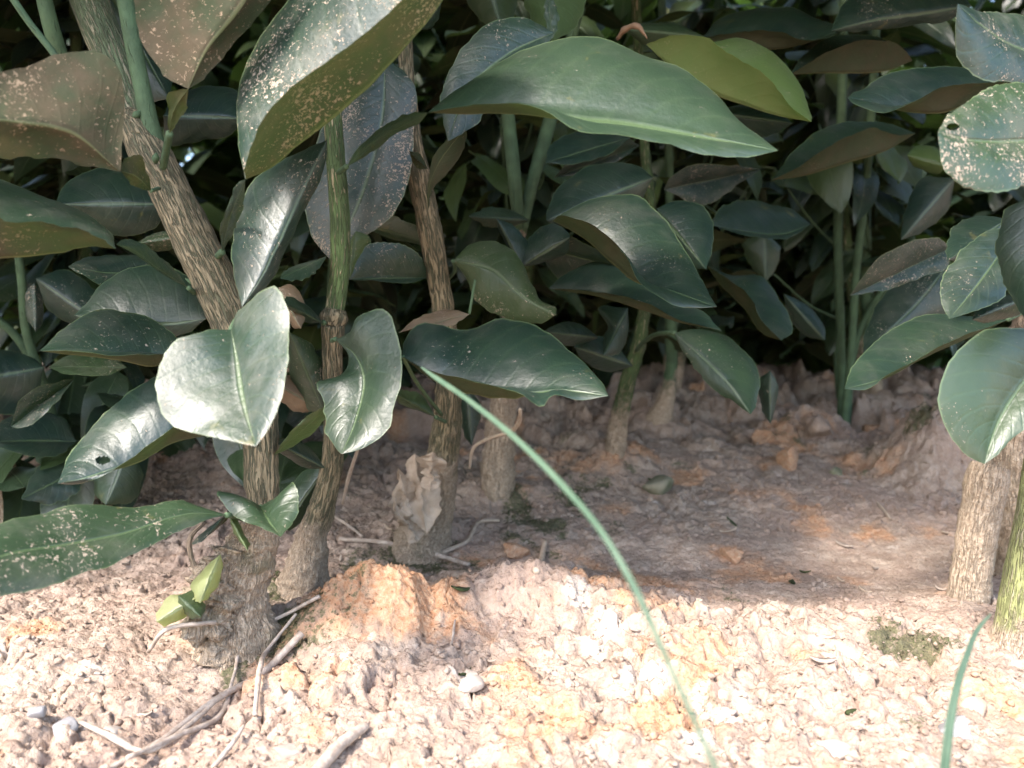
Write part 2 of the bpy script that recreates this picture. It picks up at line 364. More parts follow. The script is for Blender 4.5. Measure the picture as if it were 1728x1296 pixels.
def tube_arrays(ctrl, seg=10, n=None, lump=.0, lumpscale=120, seed=0, cap=True):
    """ctrl: (x,y,z,radius[,mud])"""
    ctrl = [tuple(c) if len(c) == 5 else (*c, 0.0) for c in ctrl]
    c = catmull(ctrl, n or max(6, len(ctrl)*6)); N = len(c)
    pos = c[:, :3]; rad = np.maximum(c[:, 3], 1e-5); mud = c[:, 4]
    tan = np.gradient(pos, axis=0); tan /= np.linalg.norm(tan, axis=1)[:, None]+1e-12
    u = np.cross(tan[0], [0.3, 1, .1]); u /= np.linalg.norm(u)
    V = []; BK = []; MU = []; L = 0
    ang = np.arange(seg)*2*np.pi/seg
    for i in range(N):
        u = u - tan[i]*np.dot(u, tan[i]); u /= np.linalg.norm(u); w = np.cross(tan[i], u)
        if i: L += np.linalg.norm(pos[i]-pos[i-1])
        ring = pos[i] + rad[i]*(np.cos(ang)[:, None]*u + np.sin(ang)[:, None]*w)
        V.append(ring); BK.append(np.stack([rad[i]*np.cos(ang), rad[i]*np.sin(ang), np.full(seg, L)+seed*.37], 1)); MU.append(np.full(seg, mud[i]))
    V = np.array(V); BK = np.array(BK); MU = np.array(MU)
    if lump:
        q = V.reshape(-1, 3)*lumpscale
        d = fbm(q[:, 0], q[:, 1], q[:, 2], seed=seed, octs=4).reshape(N, seg)
        d2 = fbm(q[:, 0]*4, q[:, 1]*4, q[:, 2]*4, seed=seed+5, octs=2).reshape(N, seg)
        nrm = V-pos[:, None, :]; nrm /= np.linalg.norm(nrm, axis=2)[:, :, None]+1e-9
        if MU.max() > .3:
            f1, f2, hh = worley(q[:, 0]*1.2+q[:, 2]*.8, q[:, 1]*1.2+q[:, 2]*.6, seed+3)
            g1, g2, gh = worley(q[:, 0]*3+q[:, 2]*2, q[:, 1]*3-q[:, 2]*1.6, seed+4)
            V = V + nrm*(MU*lump*((.5-f1.reshape(N, seg))*1.6 + (.4-g1.reshape(N, seg))*.8))[:, :, None]
        V = V + nrm*((d*lump + d2*lump*.6*(0.2+MU))*(1+1.7*MU))[:, :, None]
    faces = []
    for i in range(N-1):
        for j in range(seg):
            k = (j+1) % seg
            faces.append((i*seg+j, i*seg+k, (i+1)*seg+k, (i+1)*seg+j))
    V = V.reshape(-1, 3); BK = BK.reshape(-1, 3); MU = MU.ravel()
    if cap:
        for end in (0, N-1):
            ci = len(V); V = np.vstack([V, pos[end]]); BK = np.vstack([BK, [0, 0, BK[end*seg][2]]]); MU = np.append(MU, MU[min(end*seg, len(MU)-1)])
            for j in range(0, seg):
                k = (j+1) % seg
                a, b_ = end*seg+j, end*seg+k
                faces.append((a, ci, ci, b_) if False else ((ci, b_, a, a) if end == 0 else (ci, a, b_, b_)))
    return V, faces, BK, MU
def clean_mesh(V, faces, BK, MU, loc):
    quads = [f for f in faces if len(set(f)) == 4]; tris = [tuple(dict.fromkeys(f)) for f in faces if len(set(f)) == 3]
    me = bpy.data.meshes.new('m')
    me.from_pydata((np.asarray(V)-np.asarray(loc)).tolist(), [], quads+tris)
    me.polygons.foreach_set('use_smooth', [True]*len(me.polygons))
    a = me.attributes.new('bark', 'FLOAT_VECTOR', 'POINT'); a.data.foreach_set('vector', np.asarray(BK, dtype=np.float32).ravel())
    a = me.attributes.new('mud', 'FLOAT', 'POINT'); a.data.foreach_set('value', np.asarray(MU, dtype=np.float32).ravel())
    me.update(); return me
def tube(name, ctrl, mat, parent=None, seg=12, n=None, lump=0, seed=0, lumpscale=120, **props):
    loc = parent.matrix_world.translation if parent is not None else Vector(ctrl[0][:3])
    me = clean_mesh(*tube_arrays(ctrl, seg, n, lump, lumpscale, seed), loc)
    o = link(name, me, mat, parent, **props)
    if parent is None: o.location = loc
    return o
def PX(pts):
    """[(u, v, depth, width_px[, mud])] -> tube control points"""
    r = []
    for p in pts:
        w = P(p[0], p[1], p[2]); r.append((w.x, w.y, w.z, p[3]/2/F*p[2], p[4] if len(p) > 4 else 0.0))
    return r

# ------------------------------------------------------------------ ground
def axis(lo, hi, fine, core_lo, core_hi, grow=1.12):
    core = [core_lo]
    while core[-1] < core_hi: core.append(core[-1]+fine(core[-1]))
    left = []; s = fine(core_lo); x = core_lo
    while x > lo: s *= grow; x -= s; left.append(x)
    right = []; s = fine(core[-1]); x = core[-1]
    while x < hi: s *= grow; x += s; right.append(x)
    return np.array(left[::-1]+core+right)
gx = axis(-60, 60, lambda x: .00104+.0012*max(0, abs(x)-.30), -.42, .46)
gy = axis(-60, 60, lambda y: .0008+.0022*max(0, y-.40), .20, .95)
GX, GY = np.meshgrid(gx, gy)
GZ = gz(GX, GY)
far = np.clip((np.hypot(GX, GY)-1.5)/2, 0, 1); GZ = GZ*(1-far) + gz_base(GX, GY)*far
V = np.stack([GX.ravel(), GY.ravel(), GZ.ravel()], 1)
# slight sideways crumple so that clods overhang
V[:, 0] += .0014*fbm(V[:, 0]*260, V[:, 1]*260, seed=301, octs=2); V[:, 1] += .0018*fbm(V[:, 0]*260, V[:, 1]*260, seed=311, octs=2)
ny, nx = GX.shape
idx = np.arange(nx*ny).reshape(ny, nx)
Fq = np.stack([idx[:-1, :-1].ravel(), idx[:-1, 1:].ravel(), idx[1:, 1:].ravel(), idx[1:, :-1].ravel()], 1)
o_, m_, w_ = soil_masks(V[:, 0], V[:, 1])
ground = link('ground', mesh_from(V, Fq, True, attrs={'soil': ('FLOAT_COLOR', np.stack([o_, m_, w_, np.ones_like(o_)], 1))}), M_SOIL, kind='structure', label='pale crumbly pink and orange soil under the citrus shrubs')

# ------------------------------------------------------------------ leaves traced at their own depth
NS, NT = 8, 34
def hero_leaf(parent, base, tip, a, b, mid=(), d=(.3, .3), da=.012, db=.012, dust=.3, tone=0.0, mat=None, seed=0,
              bulge=.085, pet=None, pw=7, name='leaf', hole=None, label=None, rip=.0007):
    NS, NT = (30, 130) if hole else (8, 34)
    """a = edge on the left of base->tip when its upper face looks at you, b = the other edge; pixel points with optional depth"""
    d0, d1 = d if isinstance(d, tuple) else (d, d)
    def line(pts, off):
        pts = list(pts); n = len(pts)
        chain = [(base[0], base[1])] + [(p[0], p[1]) for p in pts] + [(tip[0], tip[1])]
        L = [0]
        for i in range(1, len(chain)): L.append(L[-1]+math.hypot(chain[i][0]-chain[i-1][0], chain[i][1]-chain[i-1][1]))
        out = []
        for i, c in enumerate(chain):
            t = L[i]/max(L[-1], 1e-6)
            dd = d0+(d1-d0)*t + off*math.sin(math.pi*min(1, max(0, t)))**.7
            if 0 < i < len(chain)-1 and len(pts[i-1]) > 2: dd = pts[i-1][2]
            w = P(c[0], c[1], dd); out.append((w.x, w.y, w.z))
        return catmull(out, NT+1)
    Mi = line(mid, 0) if len(mid) else None
    A = line(a, da); B = line(b, db)
    if Mi is None:
        Mi = (A+B)/2*.0 + line([((base[0]+tip[0])/2, (base[1]+tip[1])/2)], 0)
    rr = np.random.RandomState(seed*7+3)
    tt = np.linspace(0, 1, NT+1)
    V = []; UV = []
    for side, E in ((-1, A), (1, B)):
        dv = E-Mi
        tan = np.gradient(Mi, axis=0); nrm = np.cross(dv, tan)*(-1 if side < 0 else 1)
        nl = np.linalg.norm(nrm, axis=1)[:, None]; nrm = nrm/(nl+1e-9)
        W = np.linalg.norm(dv, axis=1)[:, None]
        rng_s = range(NS, 0, -1) if side < 0 else range(0, NS+1)
        for k in rng_s:
            s = k/NS
            q = Mi + dv*s + nrm*(bulge*4*s*(1-s)*W)
            cren = np.sin(tt*2*np.pi*(17+seed % 5)+seed)*.00018 + .0009*vnoise(tt*14, tt*0+seed, seed=seed)
            if k == NS: q = q + dv/(W+1e-6)*cren[:, None]*np.minimum(1, W/.006)
            wob = rip*np.sin(np.pi*tt)*vnoise(tt*6+s*1.3, tt*0+side*3.1+seed, seed=seed+9)*s + rip*.35*vnoise(tt*17, tt*0+s*4+side*9, seed=seed+19)*np.sin(np.pi*tt)
            q = q + nrm*wob[:, None]
            V.append(q); UV.append(np.stack([np.full(NT+1, .5+.5*side*s), tt], 1))
    V = np.array(V); UV = np.array(UV)          # (2NS+1, NT+1, 3)
    nc = 2*NS+1
    id_ = np.arange(nc*(NT+1)).reshape(nc, NT+1)
    Fq = np.stack([id_[:-1, :-1].ravel(), id_[1:, :-1].ravel(), id_[1:, 1:].ravel(), id_[:-1, 1:].ravel()], 1)
    V = V.reshape(-1, 3); UV = UV.reshape(-1, 2)
    if hole:
        cx, cy, rx = hole
        cen = V[Fq].mean(1)
        keep = []
        for i, c_ in enumerate(cen):
            pr = proj(Vector(c_)); keep.append(math.hypot((pr[0]-cx)/rx, (pr[1]-cy)/(rx*.55)) > 1)
        Fq = Fq[np.array(keep)]
    loc = parent.matrix_world.translation
    root = Mi[0]
    me = mesh_from(V-np.array(loc), Fq, True, uvs=UV)
    o = link(name, me, mat or M_LEAF, parent, dust=float(dust), tone=float(tone))
    if label: o['label'] = label
    if pet:
        pts = [(p[0], p[1], p[2] if len(p) > 2 else d0, pw) for p in [(base[0], base[1], d0)]+list(pet)]
        tube('petiole', PX(pts), M_STEM, parent, seg=7, n=14)
    return o

bpy.context.view_layer.update()
def gpt(u, d):
    p = P(u, 600, d); return (p.x, p.y, float(gz(np.array([p.x]), np.array([p.y]))[0]))

# ---- A: front-left shrub
A = thing('citrus_shrub', 'front left shrub with thick striped brown trunk leaning left above a pale knobbly base', 'shrub', gpt(425, .338), 'citrus shrubs in the dense row')
tube('trunk', PX([(415, 1120, .335, 130, 1), (408, 1060, .335, 112, 1), (402, 1000, .335, 96, 1), (422, 940, .335, 86, 1), (440, 880, .335, 60, .55), (442, 800, .335, 57, .1), (436, 700, .335, 60, 0), (408, 590, .333, 68, 0), (372, 500, .332, 72, 0), (325, 400, .330, 70, 0), (280, 310, .328, 66, 0), (238, 232, .326, 58, .05), (222, 200, .326, 44, .1), (216, 186, .326, 22, .2)]), M_BARK, A, seg=40, n=220, lump=.0011, seed=4, lumpscale=110)
tube('trunk_knob', PX([(360, 1100, .33, 50, 1), (352, 1040, .325, 78, 1), (370, 980, .327, 70, 1), (390, 925, .33, 30, 1)]), M_MUDBARK, A, seg=30, n=90, lump=.0030, seed=9)
tube('branch', PX([(262, 300, .345, 40), (235, 220, .348, 52), (196, 110, .35, 60), (158, 20, .352, 62), (130, -80, .355, 60), (100, -220, .36, 55), (90, -400, .37, 40)]), M_PALEBRANCH, A, seg=18, n=60, lump=.0004, seed=6, label='pale green branch with buff streaks')
tube('branch', PX([(290, 300, .33, 22), (262, 240, .325, 30), (240, 150, .322, 28), (222, 60, .320, 28), (206, -40, .32, 28), (190, -200, .33, 24)]), M_STEM, A, seg=12, n=30, lump=.0002)
tube('branch', PX([(130, 200, .36, 26), (105, 110, .35, 28), (82, 30, .34, 26), (60, -80, .34, 24)]), M_STEM, A, seg=10, n=24)
tube('branch', PX([(130, 150, .30, 10), (92, 92, .30, 12), (48, 36, .30, 12), (10, -20, .30, 12)]), M_STEM, A, seg=8, n=20)
tube('bud', PX([(226, 200, .322, 6), (232, 192, .320, 12), (238, 188, .320, 3)]), M_STEM, A, seg=8, n=8)
tube('bud', PX([(262, 275, .312, 6), (263, 264, .309, 11), (264, 258, .309, 3)]), M_STEM, A, seg=8, n=8)

H = hero_leaf
# leaf 1 brown underside, upper left
H(A, (203, 290), (-90, 200), a=[(208, 200), (196, 104), (130, 86), (60, 106), (-20, 126)], b=[(130, 276), (60, 263), (-20, 266)], mid=[(120, 225), (20, 205)], d=(.255, .22), da=.010, db=.006, dust=.9, seed=1, mat=M_LEAF)
H(A, (255, 322), (203, 288), a=[(250, 290), (232, 262), (212, 262)], b=[(235, 318), (215, 305)], mid=[(230, 298)], d=(.29, .255), da=0, db=0, dust=.5, seed=2, pet=[(268, 318, .31)], name='petiole_wing')
# leaf 2 underside, top
H(A, (318, 150), (455, -150), a=[(352, 126), (400, 70), (445, 14), (480, -50)], b=[(285, 132), (243, 82), (224, 8), (222, -60)], mid=[(345, 92), (415, 0)], d=(.27, .26), da=.008, db=-.004, dust=1.0, seed=3)
H(A, (286, 225), (318, 150), a=[(302, 205), (315, 180)], b=[(282, 190), (284, 162), (300, 150)], mid=[(292, 190)], d=(.295, .27), da=0, db=0, dust=.6, tone=.25, seed=4, pet=[(280, 255, .305), (275, 282, .315)], pw=13, name='petiole_wing')
# leaf 3 long folded leaf
H(A, (414, 303), (800, -130), a=[(402, 240, .275), (402, 150, .285), (430, 78, .29), (488, 0, .29), (560, -80, .28)], mid=[(450, 288), (510, 240), (575, 190), (640, 130), (700, 62), (748, 0)], b=[(418, 262, .247), (445, 205, .238), (497, 140, .235), (560, 95, .235), (625, 48, .235), (668, 8, .235), (740, -60, .235)], d=(.27, .25), dust=.95, seed=5, bulge=.10)
H(A, (375, 425), (414, 303), a=[(372, 395), (385, 345), (405, 305)], b=[(392, 395), (412, 340)], mid=[(384, 380), (402, 330)], d=(.32, .27), da=0, db=0, dust=.3, seed=6, pet=[(368, 432, .325)], pw=12, name='petiole_wing')
# leaf 4
H(A, (408, 518), (552, 236), a=[(392, 450), (396, 370), (430, 305), (490, 262), (530, 246)], b=[(446, 490), (480, 425), (522, 340), (549, 275)], mid=[(440, 470), (476, 400), (515, 315)], d=(.285, .30), da=.012, db=.010, dust=.55, seed=7)
# leaf 5 bright leaf
H(A, (390, 556), (432, 753), a=[(400, 528), (430, 500), (462, 482), (480, 515), (487, 600), (478, 668), (455, 720)], b=[(340, 560), (284, 588), (265, 640), (268, 690), (302, 722), (360, 738)], mid=[(400, 605), (408, 660), (420, 715)], d=(.262, .232), da=-.002, db=-.004, dust=.6, tone=.04, seed=8, pet=[(398, 540, .29), (412, 525, .32)], pw=9, bulge=.04)
# leaf 6, 7, 8
H(A, (308, 602), (66, 592), a=[(250, 600, .288), (190, 600, .285), (120, 592, .28)], b=[(300, 575), (232, 531), (172, 520), (120, 545), (88, 572)], mid=[(262, 618), (190, 607), (120, 599)], d=(.32, .29), db=.02, dust=.35, seed=9, pet=[(350, 590, .33), (395, 580, .335)])
H(A, (348, 538), (125, 532), a=[(320, 560), (250, 575), (170, 560)], b=[(348, 500), (300, 456), (230, 450), (172, 480), (140, 518)], mid=[(285, 548), (200, 545)], d=(.335, .33), da=.004, db=.02, dust=.25, seed=10)
H(A, (262, 452), (115, 450), a=[(215, 482), (176, 484), (140, 466)], b=[(245, 436), (205, 430), (155, 433)], mid=[(200, 462)], d=(.37, .35), da=-.012, db=.022, dust=.5, seed=11, pet=[(310, 470, .35), (350, 490, .34)])
H(A, (300, 400), (232, 410), a=[(280, 425), (250, 420)], b=[(285, 392), (255, 396)], d=.37, dust=.7, tone=.3, seed=12)
# leaf 9 left mid, folded
H(A, (196, 420), (-60, 345), a=[(150, 393), (90, 377), (20, 373)], b=[(182, 388, .29), (125, 350, .30), (60, 325, .30), (0, 306, .29)], mid=[(150, 416), (100, 427), (40, 434), (-20, 434)], d=(.27, .24), da=-.012, dust=.6, seed=13)
H(A, (318, 486), (196, 412), a=[(270, 460), (230, 430)], b=[(290, 450), (240, 412), (210, 404)], mid=[(262, 450), (225, 422)], d=(.32, .27), da=0, db=.003, dust=.3, seed=14, pet=[(328, 494, .328)], pw=9, name='petiole_wing')
# leaf 10
H(A, (350, 735), (97, 816), a=[(300, 715, .285), (255, 748, .28), (215, 780, .28), (160, 808, .28), (125, 818, .28)], b=[(325, 640), (268, 631), (226, 655), (170, 705), (122, 760)], mid=[(292, 748), (240, 778), (180, 797), (140, 808)], d=(.30, .275), db=.018, dust=.4, seed=15, pet=[(400, 728, .32), (430, 735, .33)], hole=(174, 777, 13))
# leaf 11 big bottom-left
H(A, (382, 869), (-110, 1000), a=[(330, 884), (290, 900), (220, 940), (120, 976), (0, 1004)], b=[(335, 853), (308, 845), (228, 856), (150, 849), (60, 869), (0, 886), (-60, 925)], mid=[(330, 866), (200, 902), (100, 920), (0, 938)], d=(.30, .215), da=-.006, db=.008, dust=.65, tone=.10, seed=16, pet=[(410, 875, .32), (440, 885, .332)], pw=10)
# leaf 12 small V leaf
H(A, (440, 854), (474, 906), a=[(468, 838), (496, 815), (505, 842), (494, 880)], b=[(405, 838), (370, 828), (390, 864), (435, 888)], mid=[(452, 878)], d=(.315, .29), da=.004, db=.004, dust=.15, tone=.12, seed=17, pet=[(440, 870, .325)])
H(A, (392, 855), (340, 915), a=[(360, 895), (342, 910)], b=[(378, 880), (345, 900), (325, 918)], mid=[(362, 890)], d=(.32, .31), dust=.7, seed=18)
H(A, (385, 868), (418, 930), a=[(405, 885), (418, 910)], b=[(398, 895)], d=(.31, .30), tone=.6, dust=.2, seed=19)
# torn pale and yellow leaves by the knob
H(A, (372, 935), (338, 1018), a=[(375, 960), (362, 995)], b=[(350, 955), (322, 990), (328, 1012)], d=(.315, .30), mat=M_YELLOW, dust=.2, seed=20, label='torn pale yellow leaf stub')
H(A, (330, 1010), (264, 1050), a=[(310, 1040), (290, 1054)], b=[(312, 1003), (290, 1005), (268, 1030)], d=(.305, .30), mat=M_YELLOW, dust=.2, seed=21, label='torn bright yellow leaf')
H(A, (300, 1005), (340, 1042), a=[(330, 1000), (345, 1020)], b=[(305, 1030), (322, 1042)], d=(.302, .30), dust=.4, tone=.3, seed=22)
tube('twig', PX([(400, 1050, .33, 8), (340, 1052, .31, 8), (285, 1060, .305, 8), (250, 1100, .31, 7)]), M_STRAW, A, seg=7, n=16)
tube('twig', PX([(372, 990, .33, 8), (330, 960, .32, 9), (322, 905, .32, 9), (345, 880, .32, 9)]), M_MUDBARK, A, seg=7, n=16)
# others near A
H(A, (275, 195), (408, 200), a=[(300, 160), (345, 143), (390, 148)], b=[(285, 243), (345, 238), (395, 222)], d=(.36, .37), dust=.15, seed=23, da=.02)
H(A, (160, -60), (285, 165), a=[(230, 0), (275, 80), (292, 130)], b=[(130, -10), (190, 110), (240, 175)], d=(.39, .38), dust=.1, seed=24, da=.01, db=.01)
H(A, (285, 345), (92, 345), a=[(260, 385), (200, 400), (140, 380)], b=[(255, 300), (180, 280), (125, 300)], d=(.39, .37), dust=.25, seed=25, db=.02)
H(A, (470, 485), (508, 555), a=[(495, 480), (515, 520)], b=[(478, 520), (490, 550)], d=(.345, .335), mat=M_DRY, dust=.9, seed=26, label='dry buff leaf behind the bright leaf')

# ---- B: green stem shrub
B = thing('citrus_shrub', 'shrub with slim green stem flecked buff, mossy foot, right of the thick striped trunk', 'shrub', gpt(520, .40), 'citrus shrubs in the dense row')
tube('trunk', PX([(512, 1030, .40, 110, 1), (515, 975, .40, 84, 1), (524, 920, .397, 58, .75), (545, 850, .39, 44, .3), (561, 780, .382, 36, .1), (563, 690, .374, 33, 0), (560, 600, .366, 34, 0), (562, 545, .36, 38, .1)]), M_BARK, B, seg=26, n=110, lump=.0008, seed=14)
tube('stem_node', PX([(561, 550, .36, 36, .2), (564, 534, .36, 46, .3), (566, 522, .36, 34, .1)]), M_BARK, B, seg=16, n=14, lump=.0005, seed=8)
tube('stem', PX([(564, 530, .36, 32), (573, 460, .36, 34), (574, 380, .358, 34), (568, 290, .357, 33), (562, 210, .356, 32), (556, 120, .356, 30), (548, 0, .36, 28), (540, -200, .37, 26)]), M_GREENBARK, B, seg=18, n=80, lump=.0003, seed=15)
H(B, (722, 190), (1313, 254), a=[(760, 158), (810, 125), (900, 76), (995, 61), (1090, 92), (1160, 118), (1205, 155), (1250, 205), (1290, 236)], b=[(790, 177, .262), (865, 179, .258), (925, 189, .256), (955, 209, .256), (1050, 232, .256), (1120, 248), (1200, 266), (1275, 262)], mid=[(790, 193), (870, 192), (935, 201), (1060, 214), (1180, 232)], d=(.275, .262), da=.035, db=-.008, dust=.12, tone=.06, seed=31, bulge=.09, rip=.0012)
H(B, (585, 281), (722, 190), a=[(600, 255), (645, 215), (690, 192)], b=[(620, 262), (670, 225), (710, 205)], mid=[(630, 240), (680, 212)], d=(.335, .275), da=.004, db=0, dust=.1, tone=.15, seed=32, pet=[(573, 290, .35)], pw=10, name='petiole_wing')
H(B, (566, 572), (576, 766), a=[(592, 560), (602, 535), (628, 523), (652, 528), (668, 566), (679, 620), (668, 680), (645, 735), (612, 757)], b=[(588, 600), (583, 626), (562, 640), (537, 644), (548, 680), (549, 722), (563, 752)], mid=[(600, 600), (615, 640), (606, 690), (588, 740)], d=(.335, .30), da=-.008, db=.004, dust=.25, tone=.05, seed=33, pet=[(560, 575, .35)], pw=8)
H(B, (650, 95), (560, 440), a=[(700, 140), (697, 240), (682, 330), (640, 385), (598, 410)], b=[(580, 150), (530, 260), (514, 350), (530, 410)], mid=[(645, 200), (610, 330)], d=(.385, .375), da=0, db=.004, dust=.95, seed=34, label='dark dusty leaf hanging behind the green stem')
H(B, (600, 390), (590, 470), a=[(625, 400), (612, 440)], b=[(590, 410), (585, 450)], d=(.37, .37), tone=.5, dust=.6, seed=35)
H(B, (552, 432), (472, 470), a=[(520, 468), (490, 474)], b=[(530, 442), (505, 446), (482, 456)], d=(.355, .33), da=-.003, db=.01, dust=.5, seed=36)
H(B, (545, 545), (475, 510), a=[(520, 545), (495, 525)], b=[(525, 520), (500, 505), (480, 503)], d=(.355, .32), dust=.3, seed=37, pet=[(560, 540, .36)], pw=10)
H(B, (462, 768), (560, 682), a=[(490, 730), (530, 695)], b=[(500, 752), (545, 715)], d=(.33, .32), da=-.005, tone=.3, dust=.2, seed=38)
H(B, (548, 700), (488, 560), a=[(520, 690), (492, 640)], b=[(552, 640), (525, 580)], d=(.37, .35), dust=.7, tone=.12, seed=39)
H(B, (548, 790), (460, 745), a=[(520, 790), (480, 770)], b=[(530, 762), (495, 742)], d=(.365, .34), dust=.3, seed=40)
H(B, (556, 780), (478, 892), a=[(525, 860), (490, 895)], b=[(520, 790), (480, 840)], d=(.40, .40), dust=.2, tone=.1, seed=41, da=.01)
H(B, (540, 690), (455, 640), a=[(500, 695), (465, 670)], b=[(520, 650), (480, 630)], d=(.375, .36), mat=M_DRY, dust=.6, seed=42)

# ---- C: striped stem shrub with torn bark
Cc = thing('citrus_shrub', 'shrub with striped buff stem and torn bark flakes round its muddy foot', 'shrub', gpt(715, .485), 'citrus shrubs in the dense row')
tube('trunk', PX([(712, 960, .485, 130, 1), (715, 900, .485, 92, 1), (728, 850, .478, 76, .9), (742, 800, .465, 60, .65), (753, 730, .45, 50, .35), (757, 650, .435, 44, .2), (752, 560, .42, 40, .05), (742, 480, .41, 38, 0), (728, 400, .40, 40, 0), (712, 320, .395, 40, 0), (698, 250, .39, 34, 0), (688, 160, .39, 28, 0), (680, 0, .39, 26, 0)]), M_BARK, Cc, seg=26, n=150, lump=.0009, seed=24)
for k, (b0, t0_, ea, eb, dd) in enumerate([
  ((720, 900), (700, 765), [(742, 860), (735, 800)], [(688, 860), (684, 800), (690, 775)], (.445, .45)),
  ((700, 905), (672, 790), [(716, 860), (700, 815)], [(668, 880), (664, 830)], (.452, .44)),
  ((690, 850), (664, 866), [(698, 872), (680, 880)], [(684, 835), (668, 845)], (.44, .43)),
  ((726, 830), (730, 762), [(744, 800), (744, 775)], [(708, 805), (712, 772)], (.442, .438)),
  ((705, 915), (678, 870), [(720, 895), (700, 870)], [(680, 905), (668, 885)], (.448, .44))]):
    o = hero_leaf(Cc, b0, t0_, ea, eb, d=dd, da=.008, db=.006, mat=M_FLAKE, seed=70+k, name='bark_flake', rip=.006, bulge=.2)
H(Cc, (680, 602), (1027, 668), a=[(682, 575), (708, 548), (745, 545), (765, 553), (850, 540), (900, 548), (960, 590), (1004, 628)], b=[(740, 630, .295), (820, 651, .29), (880, 664, .288), (918, 690, .287), (925, 676, .287), (975, 676)], mid=[(740, 648), (800, 667), (860, 672), (950, 660)], d=(.325, .295), da=.028, db=-.008, dust=.3, seed=51, bulge=.10, rip=.0014, pet=[(700, 640, .36), (745, 700, .42)], label='glossy leaf with torn lower corner')
H(Cc, (722, 356), (787, 216), a=[(735, 310), (765, 280), (787, 240)], b=[(720, 310), (735, 262), (760, 232)], mid=[(728, 300), (757, 250)], d=(.36, .34), da=-.01, dust=.6, seed=52)
H(Cc, (722, 285), (690, 255), a=[(712, 262)], b=[(705, 285)], d=(.37, .36), dust=.3, seed=53)
H(Cc, (792, 530), (672, 562), a=[(760, 550), (710, 552)], b=[(760, 522), (710, 533)], d=(.36, .34), mat=M_DRY, dust=.6, seed=54, da=-.005, db=.012, pet=[(796, 505, .36), (802, 472, .36)], pw=5, label='curled dry brown leaf above the glossy torn leaf')
H(Cc, (728, 468), (588, 472), a=[(690, 476), (630, 474)], b=[(712, 438), (672, 410), (622, 414)], mid=[(680, 470)], d=(.41, .37), da=-.005, db=-.006, dust=.6, seed=55)
H(Cc, (735, 704), (662, 662), a=[(700, 690), (675, 680)], b=[(715, 668), (685, 658)], d=(.40, .37), dust=.3, tone=.2, seed=56, pet=[(752, 712, .44)])
H(Cc, (600, 375), (735, 412), a=[(640, 362), (700, 380)], b=[(650, 398), (700, 412)], d=(.43, .42), da=-.005, dust=.6, tone=.15, seed=57, db=.02)
H(Cc, (765, 440), (938, 532), a=[(790, 412), (850, 412), (880, 438), (898, 478), (915, 508), (938, 520)], b=[(785, 470), (808, 514), (858, 540), (905, 546)], mid=[(830, 455), (882, 500)], d=(.40, .37), dust=.6, tone=.22, seed=58, pet=[(768, 455, .41), (757, 470, .42)])
H(Cc, (745, 5), (700, 55), a=[(735, 40)], b=[(700, 10)], d=.36, seed=59, dust=.2)
H(Cc, (790, 650), (796, 752), a=[(812, 690)], b=[(775, 690), (784, 735)], d=.47, seed=60, dust=.2)

# ---- D: mud stem with two green shoots
D = thing('citrus_shrub', 'shrub with short earth coloured trunk forking into two smooth green shoots behind the big leaf', 'shrub', gpt(845, .56), 'citrus shrubs in the dense row')
tube('trunk', PX([(842, 930, .56, 100, 1), (842, 870, .56, 66, 1), (840, 800, .555, 56, 1), (848, 700, .55, 48, .9), (858, 600, .54, 36, .6), (868, 480, .53, 28, .3), (875, 385, .52, 26, .3)]), M_MUDBARK, D, seg=22, n=80, lump=.0011, seed=34)
tube('shoot', PX([(876, 392, .52, 20), (868, 300, .50, 24), (858, 200, .49, 23), (850, 60, .48, 20), (846, -80, .48, 18)]), M_STEM, D, seg=12, n=30, lump=.0002)
tube('shoot', PX([(880, 392, .52, 18), (898, 310, .51, 22), (925, 215, .50, 24), (960, 80, .49, 20), (985, -20, .48, 18)]), M_STEM, D, seg=12, n=30, lump=.0002)
H(D, (880, 452), (838, 368), a=[(862, 420), (842, 385)], b=[(895, 415), (870, 385)], d=(.42, .41), dust=.2, seed=61)
H(D, (880, 450), (962, 400), a=[(885, 410), (930, 376), (955, 388)], b=[(910, 445), (955, 428)], d=(.42, .41), dust=.15, seed=62, pet=[(880, 420, .46), (878, 395, .52)])
H(D, (935, 55), (756, 238), a=[(905, 105), (835, 170), (785, 225)], b=[(885, 30), (825, 38), (782, 78), (752, 130), (744, 190)], mid=[(860, 90), (790, 150)], d=(.36, .33), da=0, db=.004, dust=.5, seed=63, label='dark dusty leaf behind the big leaf')
H(D, (920, -30), (932, 70), a=[(985, -10), (975, 40)], b=[(888, -10), (900, 40)], d=(.42, .40), dust=.1, tone=.35, seed=64)
H(D, (925, -20), (930, 68), a=[(942, 20), (940, 50)], b=[(918, 20), (924, 50)], d=(.385, .375), da=0, db=0, dust=.4, tone=.1, seed=65)
H(D, (830, -40), (850, 52), a=[(870, -10), (868, 30)], b=[(782, -20), (800, 25)], mid=[(835, 10)], d=.45, dust=.2, tone=.2, seed=66)
H(D, (1065, 232), (920, 275), a=[(1020, 262), (960, 276)], b=[(1020, 222), (965, 224), (930, 245)], d=(.47, .44), dust=.2, seed=67, da=-.006, db=.012)
H(D, (1080, 245), (935, 300), a=[(1060, 260), (1000, 290)], b=[(1040, 228), (980, 246)], d=(.50, .47), da=0, db=-.02, dust=.3, seed=68)
H(D, (905, 415), (1040, 450), a=[(960, 400), (1010, 420)], b=[(940, 470), (1000, 480)], d=(.44, .43), dust=.5, seed=69, da=-.02)
H(D, (895, 372), (790, 365), a=[(860, 385), (820, 380)], b=[(860, 352), (820, 352)], d=(.51, .46), dust=.5, seed=70, tone=.1)

